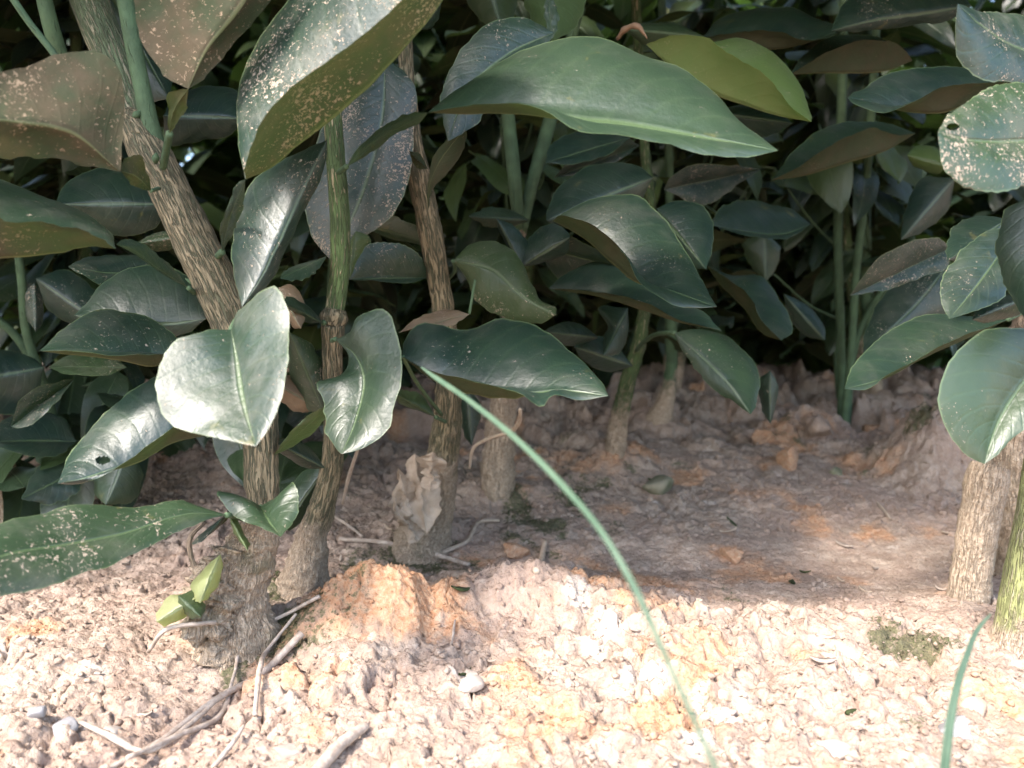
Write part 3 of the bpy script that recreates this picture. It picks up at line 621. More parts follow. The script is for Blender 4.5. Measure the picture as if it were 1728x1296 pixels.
# ---- E, F: thin stems in the middle
E = thing('citrus_shrub', 'shrub with slim brown stem and moss at its foot, behind the curved grass blade', 'shrub', gpt(1032, .62), 'citrus shrubs in the dense row')
tube('trunk', PX([(1026, 880, .62, 70, 1), (1032, 815, .62, 40, 1), (1040, 740, .615, 34, .8), (1058, 650, .60, 27, .3), (1078, 580, .59, 24, .1), (1092, 480, .58, 20, 0), (1100, 380, .57, 18, 0), (1088, 250, .56, 17, 0), (1078, 100, .55, 17, 0), (1070, -60, .55, 15, 0)]), M_GREENBARK, E, seg=18, n=100, lump=.0008, seed=44)
H(E, (932, 372), (1210, 518), a=[(965, 352), (1012, 334), (1070, 330), (1120, 366), (1158, 425), (1190, 480)], b=[(960, 366, .345), (1018, 390, .335), (1055, 425, .328), (1080, 478, .322), (1115, 506, .318), (1165, 521)], mid=[(985, 402), (1035, 448), (1075, 478), (1130, 492)], d=(.375, .325), da=.025, db=-.01, dust=.3, seed=71, bulge=.09, rip=.001, label='broad glossy leaf with yellowed lower edge')
H(E, (925, 487), (1218, 558), a=[(960, 458), (1002, 440), (1055, 452), (1130, 500), (1185, 525)], b=[(1000, 490), (1080, 508), (1150, 540)], mid=[(1000, 499), (1080, 522), (1150, 545)], d=(.42, .385), da=.025, db=-.008, dust=.3, seed=72)
H(E, (1102, 300), (922, 372), a=[(1080, 340), (1010, 370), (950, 385)], b=[(1085, 284), (1010, 277), (950, 308), (925, 345)], d=(.44, .42), db=.02, dust=.2, seed=73)
H(E, (1108, 352), (1192, 455), a=[(1140, 340), (1182, 346), (1201, 372), (1200, 425)], b=[(1120, 400), (1160, 450)], d=(.43, .40), dust=.1, seed=74)
H(E, (1060, 520), (1018, 600), a=[(1058, 570), (1040, 598)], b=[(1008, 520), (1025, 548), (1018, 570)], d=(.45, .43), dust=.3, seed=75)
H(E, (1068, 618), (968, 585), a=[(1030, 628), (990, 612)], b=[(1030, 572), (990, 568)], d=(.48, .45), dust=.2, seed=76)
H(E, (1010, 570), (915, 560), a=[(980, 582), (940, 576)], b=[(985, 548), (945, 546)], d=(.46, .42), dust=.4, seed=77)
H(E, (1090, 75), (1370, 206), a=[(1205, 72, .41), (1250, 66, .415), (1305, 92, .41), (1345, 138, .40), (1366, 182, .385)], b=[(1120, 61), (1190, 64), (1218, 86), (1270, 112), (1312, 148), (1345, 188)], mid=[(1130, 112), (1200, 158), (1255, 178), (1315, 196)], d=(.39, .365), db=-.014, dust=.45, tone=.75, seed=78, label='leaf tinted light yellow green as if backlit, behind the big leaf')  # high tone paints the light shining through into the leaf colour
H(E, (1200, 190), (1338, 208), a=[(1240, 178), (1300, 182)], b=[(1240, 225), (1300, 228)], d=(.43, .41), dust=.1, seed=79)
H(E, (1190, 62), (1046, 48), a=[(1140, 80), (1090, 75)], b=[(1140, 40), (1085, 38)], d=(.46, .44), dust=.1, seed=80, tone=.2)
tube('dead_leaf_curl', PX([(1042, 66, .40, 5), (1054, 50, .395, 9), (1075, 45, .39, 11), (1092, 66, .39, 4)]), M_DEADLEAF, E, seg=8, n=16, lump=.0012, seed=3, lumpscale=300)
Ff = thing('citrus_shrub', 'shrub with thin grey stem flaring into a brown foot beside the round mossy stone', 'shrub', gpt(1100, .72), 'citrus shrubs in the dense row')
tube('trunk', PX([(1100, 840, .72, 90, 1), (1104, 770, .72, 52, 1), (1112, 710, .715, 44, 1), (1130, 650, .71, 24, .5), (1132, 560, .70, 20, .2), (1128, 450, .69, 17, 0), (1130, 300, .68, 15, 0), (1120, 100, .67, 14, 0), (1115, -60, .67, 13, 0)]), M_STEM, Ff, seg=16, n=90, lump=.001, seed=54)
H(Ff, (1138, 562), (1267, 699), a=[(1165, 556), (1222, 565), (1265, 600), (1281, 640), (1278, 675)], b=[(1150, 590), (1175, 625), (1210, 660), (1245, 684)], mid=[(1180, 600), (1230, 650)], d=(.44, .41), da=.02, db=.004, dust=.3, seed=81, tone=.1, pet=[(1112, 563, .46), (1090, 575, .50), (1075, 590, .58)], pw=8)
H(Ff, (1190, 445), (1318, 574), a=[(1230, 464), (1285, 466), (1312, 500), (1336, 560)], b=[(1225, 468, .47), (1262, 498, .46), (1285, 540, .45)], mid=[(1215, 480), (1255, 520), (1290, 565)], d=(.50, .46), da=.02, dust=.4, seed=82)
H(Ff, (1322, 495), (1392, 575), a=[(1355, 510), (1390, 550)], b=[(1330, 530), (1360, 565)], d=.55, dust=.2, seed=83)
H(Ff, (1368, 378), (1196, 378), a=[(1330, 402), (1260, 398)], b=[(1340, 356), (1285, 340), (1225, 346)], mid=[(1330, 394), (1250, 390)], d=(.52, .47), da=-.01, db=.02, dust=.2, seed=84)
H(Ff, (1290, 395), (1292, 476), a=[(1318, 420), (1305, 460)], b=[(1255, 410), (1272, 455)], d=.6, tone=.15, dust=.1, seed=85)
H(Ff, (1300, 625), (1300, 716), a=[(1312, 650), (1308, 690)], b=[(1282, 640), (1286, 690)], d=.50, dust=.2, seed=86)
H(Ff, (1180, 600), (1275, 640), a=[(1200, 585), (1245, 600)], b=[(1210, 625), (1250, 640)], d=.55, dust=.4, seed=87)
H(Ff, (1285, 285), (1120, 320), a=[(1250, 310), (1180, 345)], b=[(1220, 278), (1160, 282), (1130, 300)], d=(.55, .52), mat=M_LEAF, da=.0, db=-.02, dust=.9, seed=88)

# ---- G: green shoots in the right background
G = thing('citrus_shrub', 'shrub of three thin upright green shoots in the dark right background', 'shrub', gpt(1422, .74), 'citrus shrubs in the dense row')
tube('shoot', PX([(1424, 760, .74, 30, .6), (1422, 700, .74, 18, .1), (1418, 560, .73, 15), (1414, 400, .72, 15), (1418, 250, .71, 16), (1422, 120, .70, 15), (1425, -60, .69, 13)]), M_STEM, G, seg=12, n=70, lump=.0003, seed=61)
tube('shoot', PX([(1422, 740, .72, 14), (1436, 600, .71, 13), (1444, 470, .70, 13), (1462, 300, .69, 14), (1474, 140, .68, 14), (1482, -60, .67, 12)]), M_STEM, G, seg=12, n=70, lump=.0003, seed=62)
tube('shoot', PX([(1426, 740, .76, 14), (1450, 560, .77, 12), (1500, 470, .78, 10), (1540, 400, .79, 9)]), M_STEM, G, seg=8, n=40)
tube('shoot', PX([(1418, 700, .80, 10), (1404, 500, .80, 8), (1400, 300, .80, 8), (1404, 60, .80, 8)]), M_STEM, G, seg=8, n=30)
H(G, (1185, 64), (1426, 46), a=[(1220, 28), (1288, 12), (1340, 13), (1385, 34)], b=[(1232, 57), (1300, 52), (1365, 68), (1400, 62)], mid=[(1225, 76), (1290, 84), (1360, 74)], d=(.47, .44), da=.025, db=-.012, dust=.2, seed=91)
H(G, (1540, 102), (1334, 126), a=[(1512, 76), (1460, 67), (1405, 84), (1362, 108)], b=[(1480, 62), (1400, 64), (1352, 98)], mid=[(1500, 119), (1440, 124), (1380, 124)], d=(.47, .45), da=-.014, db=.02, dust=.35, seed=92)
H(G, (1545, 225), (1302, 304), a=[(1520, 228), (1470, 216), (1410, 240), (1340, 285)], b=[(1500, 208), (1400, 212), (1345, 250)], mid=[(1500, 252), (1420, 278), (1350, 298)], d=(.50, .47), da=-.014, db=.015, dust=.45, tone=.05, seed=93)
H(G, (1605, 418), (1434, 499), a=[(1600, 445), (1555, 468), (1490, 490)], b=[(1585, 404), (1530, 411), (1478, 440)], d=(.45, .43), da=.0, db=-.02, mat=M_LEAF, dust=1.0, seed=94, label='leaf with rusty brown underside')
H(G, (1602, 445), (1456, 598), a=[(1610, 500), (1540, 570)], b=[(1560, 450), (1490, 500), (1460, 560)], mid=[(1550, 510)], d=(.50, .47), dust=.5, seed=95, db=.015)
H(G, (1612, 300), (1520, 405), a=[(1600, 350), (1560, 390)], b=[(1560, 300), (1528, 350)], d=.5, dust=.3, seed=96)
H(G, (1530, 262), (1598, 280), a=[(1550, 246), (1585, 250)], b=[(1550, 285), (1585, 292)], d=.5, tone=.8, dust=.3, seed=97)
H(G, (1640, 10), (1402, 52), a=[(1600, 36), (1545, 42), (1470, 52)], b=[(1600, -30), (1500, -40), (1430, 0)], mid=[(1560, 24), (1470, 36)], d=(.44, .41), db=.02, dust=.4, seed=98)

# ---- H: right shrub
Hs = thing('citrus_shrub', 'right hand shrub with a sawn off buff stub leaning beside its thick muddy trunk', 'shrub', gpt(1700, .45), 'citrus shrubs in the dense row')
tube('trunk', PX([(1735, 980, .44, 120, 1), (1712, 860, .43, 84, 1), (1702, 780, .425, 76, 1), (1710, 700, .42, 70, .9), (1735, 560, .41, 56, .5), (1760, 400, .40, 50, .2), (1775, 200, .39, 44, 0), (1780, -60, .38, 38, 0)]), M_MUDBARK, Hs, seg=30, n=130, lump=.0013, seed=74)
tube('stub', PX([(1632, 1015, .388, 64, 1), (1638, 975, .388, 62, 1), (1648, 910, .388, 62, .85), (1658, 850, .388, 64, .8), (1668, 800, .387, 66, .8), (1672, 786, .387, 62, .8)]), M_MUDBARK, Hs, seg=26, n=80, lump=.0004, seed=75, label='sawn off stub')
H(Hs, (1800, 100), (1616, 6), a=[(1740, 146), (1690, 139), (1640, 126), (1614, 98), (1611, 50)], b=[(1760, 40), (1728, 26), (1670, 20)], mid=[(1730, 85), (1660, 45)], d=(.30, .27), db=.012, da=-.004, dust=.7, seed=101, label='dark dusty leaf in the upper right corner')
H(Hs, (1800, 236), (1583, 222), a=[(1745, 308), (1672, 323), (1618, 314), (1590, 276)], b=[(1760, 148), (1700, 138), (1642, 164), (1598, 196)], mid=[(1730, 238), (1640, 236)], d=(.27, .245), da=-.008, db=.010, dust=.95, tone=.15, seed=102, hole=(1608, 214, 11), label='round dusty leaf with a small hole')
H(Hs, (1725, 140), (1430, 165), a=[(1650, 140, .37), (1585, 148, .365), (1532, 174, .36), (1490, 190, .36), (1452, 180, .36)], b=[(1650, 118), (1570, 112), (1502, 124), (1458, 148)], mid=[(1650, 168), (1590, 191), (1535, 190), (1480, 178)], d=(.39, .375), db=.015, dust=.3, seed=103)
H(Hs, (1712, 392), (1602, 538), a=[(1712, 450), (1700, 492), (1650, 522)], b=[(1680, 386), (1640, 405), (1602, 450), (1587, 500)], mid=[(1672, 450), (1630, 505)], d=(.33, .305), da=-.004, db=.006, dust=.25, seed=104)
H(Hs, (1745, 330), (1768, 580), a=[(1800, 400), (1800, 500)], b=[(1700, 352), (1683, 390), (1680, 440), (1702, 495), (1735, 545)], mid=[(1740, 400), (1745, 500)], d=(.28, .27), dust=.3, seed=105)
H(Hs, (1700, 370), (1598, 440), a=[(1690, 410), (1640, 440)], b=[(1650, 362), (1612, 378), (1598, 410)], d=(.37, .35), dust=.2, seed=106)
H(Hs, (1700, 540), (1425, 656), a=[(1640, 562), (1560, 596), (1500, 632), (1455, 658)], b=[(1650, 534), (1560, 531), (1500, 556), (1450, 602), (1432, 636)], mid=[(1640, 568), (1560, 604), (1490, 640)], d=(.375, .335), da=-.006, db=.018, dust=.25, seed=107, pet=[(1730, 525, .40)], label='long leaf with an eaten tip')
H(Hs, (1800, 568), (1661, 783), a=[(1800, 640), (1740, 712), (1692, 760)], b=[(1725, 556), (1652, 562), (1604, 605), (1582, 665), (1592, 722), (1632, 768)], mid=[(1745, 625), (1700, 685), (1672, 745)], d=(.30, .285), da=-.006, db=-.004, dust=.3, tone=.15, seed=108, label='broad pale green leaf over the sawn off stub')
H(Hs, (1735, 500), (1640, 540), a=[(1720, 530), (1670, 545)], b=[(1700, 500), (1650, 515)], d=(.33, .33), dust=.3, seed=109)
I_ = thing('citrus_shrub', 'shrub at the right edge with a smooth yellowish green trunk rising from the soil', 'shrub', gpt(1722, .325), 'citrus shrubs in the dense row')
tube('trunk', PX([(1706, 1110, .325, 80, 1), (1716, 1060, .325, 70, .5), (1732, 960, .325, 64, 0), (1748, 860, .325, 58, 0), (1765, 740, .33, 54, 0), (1790, 500, .34, 50, 0), (1810, 100, .36, 44, 0)]), bark_material('yellow_green_bark', (.24, .25, .10), (.38, .34, .2), .55), I_, seg=26, n=90, lump=.0006, seed=84)

# ---- J: left edge
J = thing('citrus_shrub', 'shrub at the left edge with thin grey stems and pale sheened leaves', 'shrub', gpt(20, .52), 'citrus shrubs in the dense row')
tube('trunk', PX([(20, 940, .52, 60, 1), (18, 880, .52, 44, 1), (8, 790, .51, 36, .6), (-10, 700, .50, 30, .2), (-20, 500, .5, 26, 0), (-20, 200, .5, 24, 0)]), M_MUDBARK, J, seg=18, n=70, lump=.0009, seed=94)
tube('branch', PX([(92, 720, .50, 20), (70, 640, .49, 17), (44, 560, .48, 14), (36, 470, .47, 14), (24, 380, .46, 12)]), M_STEM, J, seg=10, n=30)
tube('branch', PX([(92, 730, .50, 18), (60, 620, .50, 16), (20, 560, .49, 14), (-30, 520, .48, 14)]), M_STEM, J, seg=10, n=30)
H(J, (60, 560), (58, 478), a=[(44, 530), (46, 490)], b=[(72, 545), (70, 495)], d=.42, dust=.9, seed=111, da=.01, db=.01)
H(J, (125, 640), (18, 720), a=[(95, 680), (40, 722)], b=[(90, 645), (40, 668)], d=(.44, .42), da=-.01, db=-.01, dust=.9, seed=112)
H(J, (130, 745), (-20, 745), a=[(90, 770), (30, 765)], b=[(100, 700), (60, 692), (10, 705)], d=(.47, .44), da=-.015, db=.02, dust=.4, seed=113)
H(J, (140, 790), (35, 842), a=[(130, 830), (85, 850)], b=[(110, 775), (70, 785), (45, 820)], d=(.47, .44), dust=.3, seed=114, da=0, db=.01)
H(J, (215, 760), (178, 852), a=[(238, 790), (225, 845)], b=[(165, 780), (160, 830)], d=(.47, .46), dust=.2, tone=.1, seed=115)
H(J, (215, 620), (82, 620), a=[(170, 632), (110, 630)], b=[(180, 598), (120, 600)], d=(.40, .38), dust=.6, tone=.15, seed=116, da=-.01, db=.02)
H(J, (75, 620), (-40, 640), a=[(50, 690), (0, 700)], b=[(50, 600), (0, 590)], d=(.46, .44), dust=.2, seed=117)
H(J, (190, 560), (60, 470), a=[(150, 560), (80, 520)], b=[(170, 500), (100, 455)], d=(.46, .46), dust=.4, seed=118)

# ------------------------------------------------------------------ background shrubs: copied leaves on their own stems
def bg_leaf_mesh(fold, curl, width, nt=12, ns=3, wave=0.0, seed=0, pet=.14):
    V = []; UV = []; ns2 = 2*ns+1
    for j in range(nt+1):
        t = j/nt
        w = width*.5*(math.sin(math.pi*t**.85)**.75)*(1 if t < 1 else 0)
        if j in (0, nt): w = .0
        ax = pet+t; az = -curl*t*t
        for k in range(-ns, ns+1):
            s = k/ns
            y = w*s*math.cos(fold); z = abs(w*s)*math.sin(fold) + az - .25*w*s*s + wave*math.sin(t*9+seed+s*2)*abs(s)*.03
            V.append((ax*(1-.1*curl*t), y, z)); UV.append((.5-.5*s, t))
    Fq = []
    for j in range(nt):
        for k in range(ns2-1):
            a = j*ns2+k; Fq.append((a, a+ns2, a+ns2+1, a+1))
    n = len(V)                                     # petiole: three-sided
    r = .012
    for x in (0, pet+.02):
        for q in range(3):
            V.append((x, r*math.cos(q*2.094), r*math.sin(q*2.094))); UV.append((.5, .5))
    for q in range(3):
        w_ = (q+1) % 3; Fq.append((n+q, n+w_, n+3+w_, n+3+q))
    return np.array(V), np.array(Fq), np.array(UV)
VAR = [bg_leaf_mesh(f, c, w, wave=1.0, seed=i) for i, (f, c, w) in enumerate([(.25, .15, .46), (.5, .3, .44), (.1, .45, .5), (.6, .1, .42), (.35, .55, .48), (.15, .05, .40)])]
VMESH = []
for v, f, u in VAR:
    me = mesh_from(v, f, True, uvs=u); me.materials.append(M_LEAF); VMESH.append(me)
LOWV = [bg_leaf_mesh(f, c, w, nt=5, ns=1, seed=i, pet=.12) for i, (f, c, w) in enumerate([(.3, .2, .48), (.5, .4, .46), (.1, .5, .52)])]
def leaf_frame(base, az, el, roll, L):
    x = Vector((math.cos(az)*math.cos(el), math.sin(az)*math.cos(el), math.sin(el)))
    y = Vector((0, 0, 1)).cross(x); y.normalize(); z = x.cross(y)
    y2 = y*math.cos(roll)+z*math.sin(roll); z2 = x.cross(y2)
    m = Matrix(((x.x*L, y2.x*L, z2.x*L, base[0]), (x.y*L, y2.y*L, z2.y*L, base[1]), (x.z*L, y2.z*L, z2.z*L, base[2]), (0, 0, 0, 1)))
    return m
def allowed(base, m, L, dmin):
    for t in (0.1, .6, 1.1):
        q = m @ Vector((t, 0, 0)); pr = proj(q)
        if pr is None: return False
        u, v, d = pr
        if -150 < u < 1880 and v > -90:
            if d < dmin: return False
            lim = 800 if u < 560 else (730 if u < 800 else (620 if u < 1000 else 590))
            if v > lim: return False
    return True
BGT = []
bgspots = [(-.36, .66), (-.17, .74), (.00, .80), (.17, .86), (.36, .80), (.56, .92), (-.52, .98), (-.26, 1.06), (.04, 1.12), (.30, 1.16), (.52, 1.24), (-.44, 1.34), (-.1, 1.42), (.22, 1.46), (.62, 1.52), (-.78, 1.2), (.9, 1.3), (-.95, 1.85), (-.5, 1.9), (-.05, 1.95), (.4, 1.95), (.9, 1.9)]
bglabels = ['dark leafy shrub with straight stems behind the thick striped trunk', 'shrub of thin stems behind the green flecked stem', 'shrub of crowded dark leaves behind the forked green shoots', 'dark shrub between the thin stems and the mossy stone', 'dark shrub behind the three green shoots at right', 'shrub in deep shade behind the sawn off stub', 'shrub far back at the left edge of the hedge', 'shrub in the second row behind the striped trunks', 'shrub in the second row behind the big glossy leaf', 'shrub in the second row behind the yellow green leaf', 'shrub in the second row behind the right hand trunk', 'shrub with leaves tinted as if backlit at the far left of the hedge', 'shrub with leaves tinted green as if backlit at the far side of the hedge, centre', 'shrub with leaves tinted green as if backlit at the far side, right of centre', 'shrub with leaves tinted as if backlit at the far side near the right edge', 'shrub outside the left of the hedge gap', 'shrub beyond the right edge of the hedge', 'distant shrub of the next row, far left', 'distant shrub of the next row, left of the striped trunks', 'distant shrub of the next row, behind the big glossy leaf', 'distant shrub of the next row, behind the three green shoots', 'distant shrub of the next row, far right']
for k, (bx, by) in enumerate(bgspots):
    z0 = float(gz_base(np.array([bx]), np.array([by]))[0])
    T = thing('citrus_shrub', bglabels[k], 'shrub', (bx, by, z0), 'citrus shrubs in the dense row')
    T0 = Vector((bx, by, z0)); BGT.append((T, T0))
    nst = RNG.choice((3, 4, 4)); stems = []
    for s in range(nst):
        a = RNG.uniform(0, 6.28); sp = RNG.uniform(.03, .11)
        h = RNG.uniform(.75, .95)
        pts = []
        for q in range(6):
            t = q/5
            pts.append((bx+math.cos(a)*sp*t**.7+RNG.uniform(-.006, .006), by+math.sin(a)*sp*t**.7+RNG.uniform(-.006, .006), z0-.01+h*t, .0062*(1-.5*t)*RNG.uniform(.8, 1.2), max(0, .9-6*t)))
        tube('stem', pts, M_STEM if s % 2 else M_GREENBARK, T, seg=8, n=26, lump=.0003, seed=k*10+s)
        stems.append(pts)
    cnt = 0
    lo_near = .05 if bx < -.1 else .10
    want = (150 if bx < -.1 else 125) if by < 1.3 else (50 if by < 1.7 else 14)
    for tr in range(1400):
        if cnt >= want: break
        pts = RNG.choice(stems); t = RNG.uniform(.03 if bx < -.1 else .08, .75)
        i = min(4, int(t*5)); f = t*5-i
        base = [pts[i][c]*(1-f)+pts[i+1][c]*f for c in range(3)]
        az = RNG.uniform(0, 6.28); el = RNG.uniform(-.85, .35); L = RNG.uniform(.050, .088)
        m = leaf_frame(base, az, el, RNG.uniform(-.5, .5), L)
        if base[2]-z0 < lo_near: continue
        if not allowed(base, m, L, .52): continue
        pr = proj(m @ Vector((.6, 0, 0)))
        if not (-60 < pr[0] < 1790 and -60 < pr[1] < 800) : continue
        o = bpy.data.objects.new('leaf', VMESH[RNG.randrange(6)]); C.objects.link(o); o.parent = T
        mm = m.copy(); mm.translation = Vector(base)-T0; o.matrix_basis = mm
        o['dust'] = RNG.uniform(0, .5); o['tone'] = max(0.0, RNG.gauss(.05, .16))+(.6 if by > 1.02 else 0)  # far leaves tinted lighter yellow-green in place of real backlight
        cnt += 1
    # outer foliage that the frame does not show singly: crown above and far side
    VV = []; FF = []; UU = []; off = 0
    nmass = 620 if by < 1.7 else 900
    for q in range(nmass):
        base = (bx+RNG.gauss(0, .16), by+RNG.gauss(0, .13), RNG.uniform(z0+.03, z0+(.95 if (by > 1.2 or abs(bx-.1) > .35) else .52))*(.55 if q % 3 == 0 else 1)+.02)
        az = RNG.uniform(0, 6.28); el = RNG.uniform(-.7, .4); L = RNG.uniform(.065, .10)
        m = leaf_frame(base, az, el, RNG.uniform(-.5, .5), L)
        pr = proj(Vector(base))
        if pr is None: continue
        inview = -80 < pr[0] < 1800 and pr[1] > -80
        if inview and base[1] < .95: continue
        if base[1] < 1.05 and not allowed(base, m, L, .9): continue
        v, f, u = LOWV[q % 3]
        M3 = np.array(m)
        vv = v @ M3[:3, :3].T + M3[:3, 3] - np.array(T0)
        VV.append(vv); FF.append(f+off); UU.append(u); off += len(v)
    if VV:
        link('foliage_mass', mesh_from(np.vstack(VV), np.vstack(FF), True, uvs=np.vstack(UU)), M_LEAF, T, kind='stuff', dust=.2, tone=.45 if by > 1.02 else .12)  # far masses carry the same backlight tint in their colour

# leaves on thin side twigs: low ones behind the left stems, ones tinted lighter green as if backlit in the upper gaps
def fill(n, u0, u1, v0, v1, d0, d1, tone, Lr):
    for q in range(n):
        w = P(RNG.uniform(u0, u1), RNG.uniform(v0, v1), RNG.uniform(d0, d1))
        T, T0 = min(BGT, key=lambda e: (e[1].x-w.x)**2+(e[1].y-w.y)**2)
        L = RNG.uniform(*Lr); az = math.atan2(w.y-T0.y, w.x-T0.x)+RNG.uniform(-.9, .9)
        m = leaf_frame(w, az, RNG.uniform(-.9, .2), RNG.uniform(-.6, .6), L)
        tip = m @ Vector((1.15, 0, 0)); pr = proj(tip)
        if pr is None or pr[2] < .44 or tip.z < gsurf0(tip.x, tip.y)+.004 or (pr[1] > 620 and pr[0] > 640): continue
        o = bpy.data.objects.new('leaf', VMESH[RNG.randrange(6)]); C.objects.link(o); o.parent = T
        mm = m.copy(); mm.translation = w-T0; o.matrix_basis = mm
        o['dust'] = RNG.uniform(0, .5); o['tone'] = max(0.0, RNG.gauss(tone, .15))
        z1 = T0.z+max(.03, (w.z-T0.z)*.55); j = Vector((T0.x, T0.y, z1)).lerp(w, .35)
        if q % 2 == 0:
            tube('twig', [(j.x, j.y, j.z, .0013), ((j.x+w.x)/2, (j.y+w.y)/2, (j.z+w.z)/2-.006, .0011), (w.x, w.y, w.z, .0008)], M_STEM, T, seg=5, n=8)
def gsurf0(x, y): return float(gz_base(np.array([x]), np.array([y]))[0])
fill(70, -40, 440, 600, 800, .50, .74, .03, (.050, .080))
fill(34, 430, 720, 590, 760, .56, .74, .06, (.045, .070))
fill(80, 660, 1500, -20, 300, .60, 1.0, .40, (.050, .080))
fill(60, 760, 1640, 240, 560, .66, 1.0, .12, (.050, .080))

# crown of the front row, above the frame: it shades the leaves in view
def crown(T, cx, cy, sx, sy, zlo, zhi, n):
    T0 = T.matrix_world.translation
    VV = []; FF = []; UU = []; off = 0
    for q in range(n):
        z_ = RNG.uniform(zlo, zhi); base = (cx+RNG.uniform(-sx, sx), max(-.06, .40-.69*z_)+sy*RNG.random()**.8, z_)
        L = RNG.uniform(.07, .11); m = leaf_frame(base, RNG.uniform(0, 6.28), RNG.uniform(-.6, .4), RNG.uniform(-.5, .5), L)
        ok = True
        for t, yy in ((0, 0), (.3, .3), (.3, -.3), (.6, .3), (.6, -.3), (.9, .15), (1.2, 0)):
            pr = proj(m @ Vector((t, yy, 0)))
            if pr and -90-40/pr[2] < pr[0] < 1820+40/pr[2] and pr[1] > -60-35/pr[2]: ok = False
            if pr is None: ok = False
        q_ = m @ Vector((.6, 0, 0))
        gx_ = min(1, max(0, (q_.x+.53*q_.z-.02)/.14))
        if q_.y + .69*q_.z < .475 + .10*gx_*gx_*(3-2*gx_) + .03*math.sin(q_.x*31) + RNG.uniform(-.05, .07): ok = False
        if not ok: continue
        v, f, u = LOWV[q % 3]; M3 = np.array(m)
        VV.append(v @ M3[:3, :3].T + M3[:3, 3] - np.array(T0)); FF.append(f+off); UU.append(u); off += len(v)
    link('foliage_mass', mesh_from(np.vstack(VV), np.vstack(FF), True, uvs=np.vstack(UU)), M_LEAF, T, kind='stuff', dust=.2, tone=.1)
crown(A, -.30, 0, .28, .50, .24, .66, 1700)
crown(Cc, .08, 0, .24, .50, .25, .66, 1500)
crown(Hs, .44, 0, .26, .50, .22, .66, 1300)
crown(J, -.78, 0, .30, .60, .12, .70, 900)

# ------------------------------------------------------------------ things on the soil
def rock_mesh(r, seed, sub=3, sx=1, sy=1, sz=.7, rough=.25):
    import bmesh
    bm = bmesh.new(); bmesh.ops.create_icosphere(bm, subdivisions=sub, radius=1)
    co = np.array([v.co[:] for v in bm.verts])
    n = fbm(co[:, 0]*1.1+seed*3.1, co[:, 1]*1.1, co[:, 2]*1.1, seed=seed, octs=4)
    co = co*(1+rough*2*n)[:, None]
    rs = np.random.RandomState(seed)
    for _ in range(9):                              # broken flat faces
        d = rs.normal(size=3); d /= np.linalg.norm(d); h = rs.uniform(.45, .8)
        k = co @ d; co = co - np.outer(np.maximum(k-h, 0)*.9, d)
    co = co*np.array([sx, sy, sz])*r
    for v, c in zip(bm.verts, co): v.co = c
    for f in bm.faces: f.smooth = True
    me = bpy.data.meshes.new('m'); bm.to_mesh(me); bm.free(); return me
def ground_hit(u, v):
    o = P(u, v, 0.0); dr = P(u, v, 1.0)-o
    prev = .12
    for d in np.arange(.15, 3, .002):
        q = o+dr*d
        if q.z < float(gz_base(np.array([q.x]), np.array([q.y]))[0])+.001: return q.x, q.y, d
    return q.x, q.y, d
def gsurf(x, y): return float(gz(np.array([x]), np.array([y]))[0])
rocks = [
 ('stone', 1110, 812, 34, M_MOSSSTONE, 'rounded mossy stone at the foot of the thin grey stem', 1.0, .8),
 ('stone', 1612, 1222, 44, M_GREYSTONE, 'smooth grey stone behind the short grass blade at lower right', .9, .8),
 ('stone', 1643, 1190, 24, M_BEIGESTONE, 'small buff stone touching the smooth grey stone', .9, 1.0),
 ('stone', 190, 1222, 26, M_WHITESTONE, 'angular white stone chip on the left foreground soil', 1.3, .55),
 ('stone', 66, 1222, 18, M_GREYSTONE, 'blue grey pebble, left one of the pair at lower left', 1.0, .8),
 ('stone', 106, 1226, 22, M_GREYSTONE, 'pale blue grey pebble, right one of the pair at lower left', 1.1, .8),
 ('stone', 485, 1265, 22, M_WHITESTONE, 'white stone chip beside the pale stick at the bottom', 1.3, .5),
 ('stone', 1222, 1184, 14, M_BEIGESTONE, 'round tan pebble in the middle of the bright soil', 1.2, .9),
 ('stone', 793, 1166, 22, M_WHITESTONE, 'white stone chip below the orange soil peak', 1.3, .6),
 ('stone', 1395, 1245, 34, M_WHITESTONE, 'pale grey stone slab at the lower right of the bright soil', 1.4, .5),
 ('stone', 1410, 790, 15, M_MOSSSTONE, 'small dark green stone in the shaded soil at right', 1, .8),
 ('soil_clod', 1330, 772, 26, M_SOIL, 'orange pointed soil clod at the edge of the hedge shade', .8, 1.3),
 ('soil_clod', 1385, 725, 28, M_SOIL, 'brown soil clod left of the three green shoots', .9, 1.1),
 ('soil_clod', 1290, 740, 24, M_SOIL, 'rounded soil clod in the hedge shade, second left of the green shoots', 1, .8),
 ('soil_clod', 1235, 930, 24, M_SOIL, 'low reddish clod lying on the smooth soil dip', 1.3, .7),
 ('soil_clod', 960, 955, 24, M_SOIL, 'crumbly clod right of the grey root on the soil crest', 1.1, .8),
 ('soil_clod', 870, 925, 24, M_SOIL, 'small rusty clod behind the soil crest', 1.0, .9),
 ('soil_clod', 1470, 720, 22, M_SOIL, 'orange tinged clod right of the three green shoots', 1.2, .9),
]
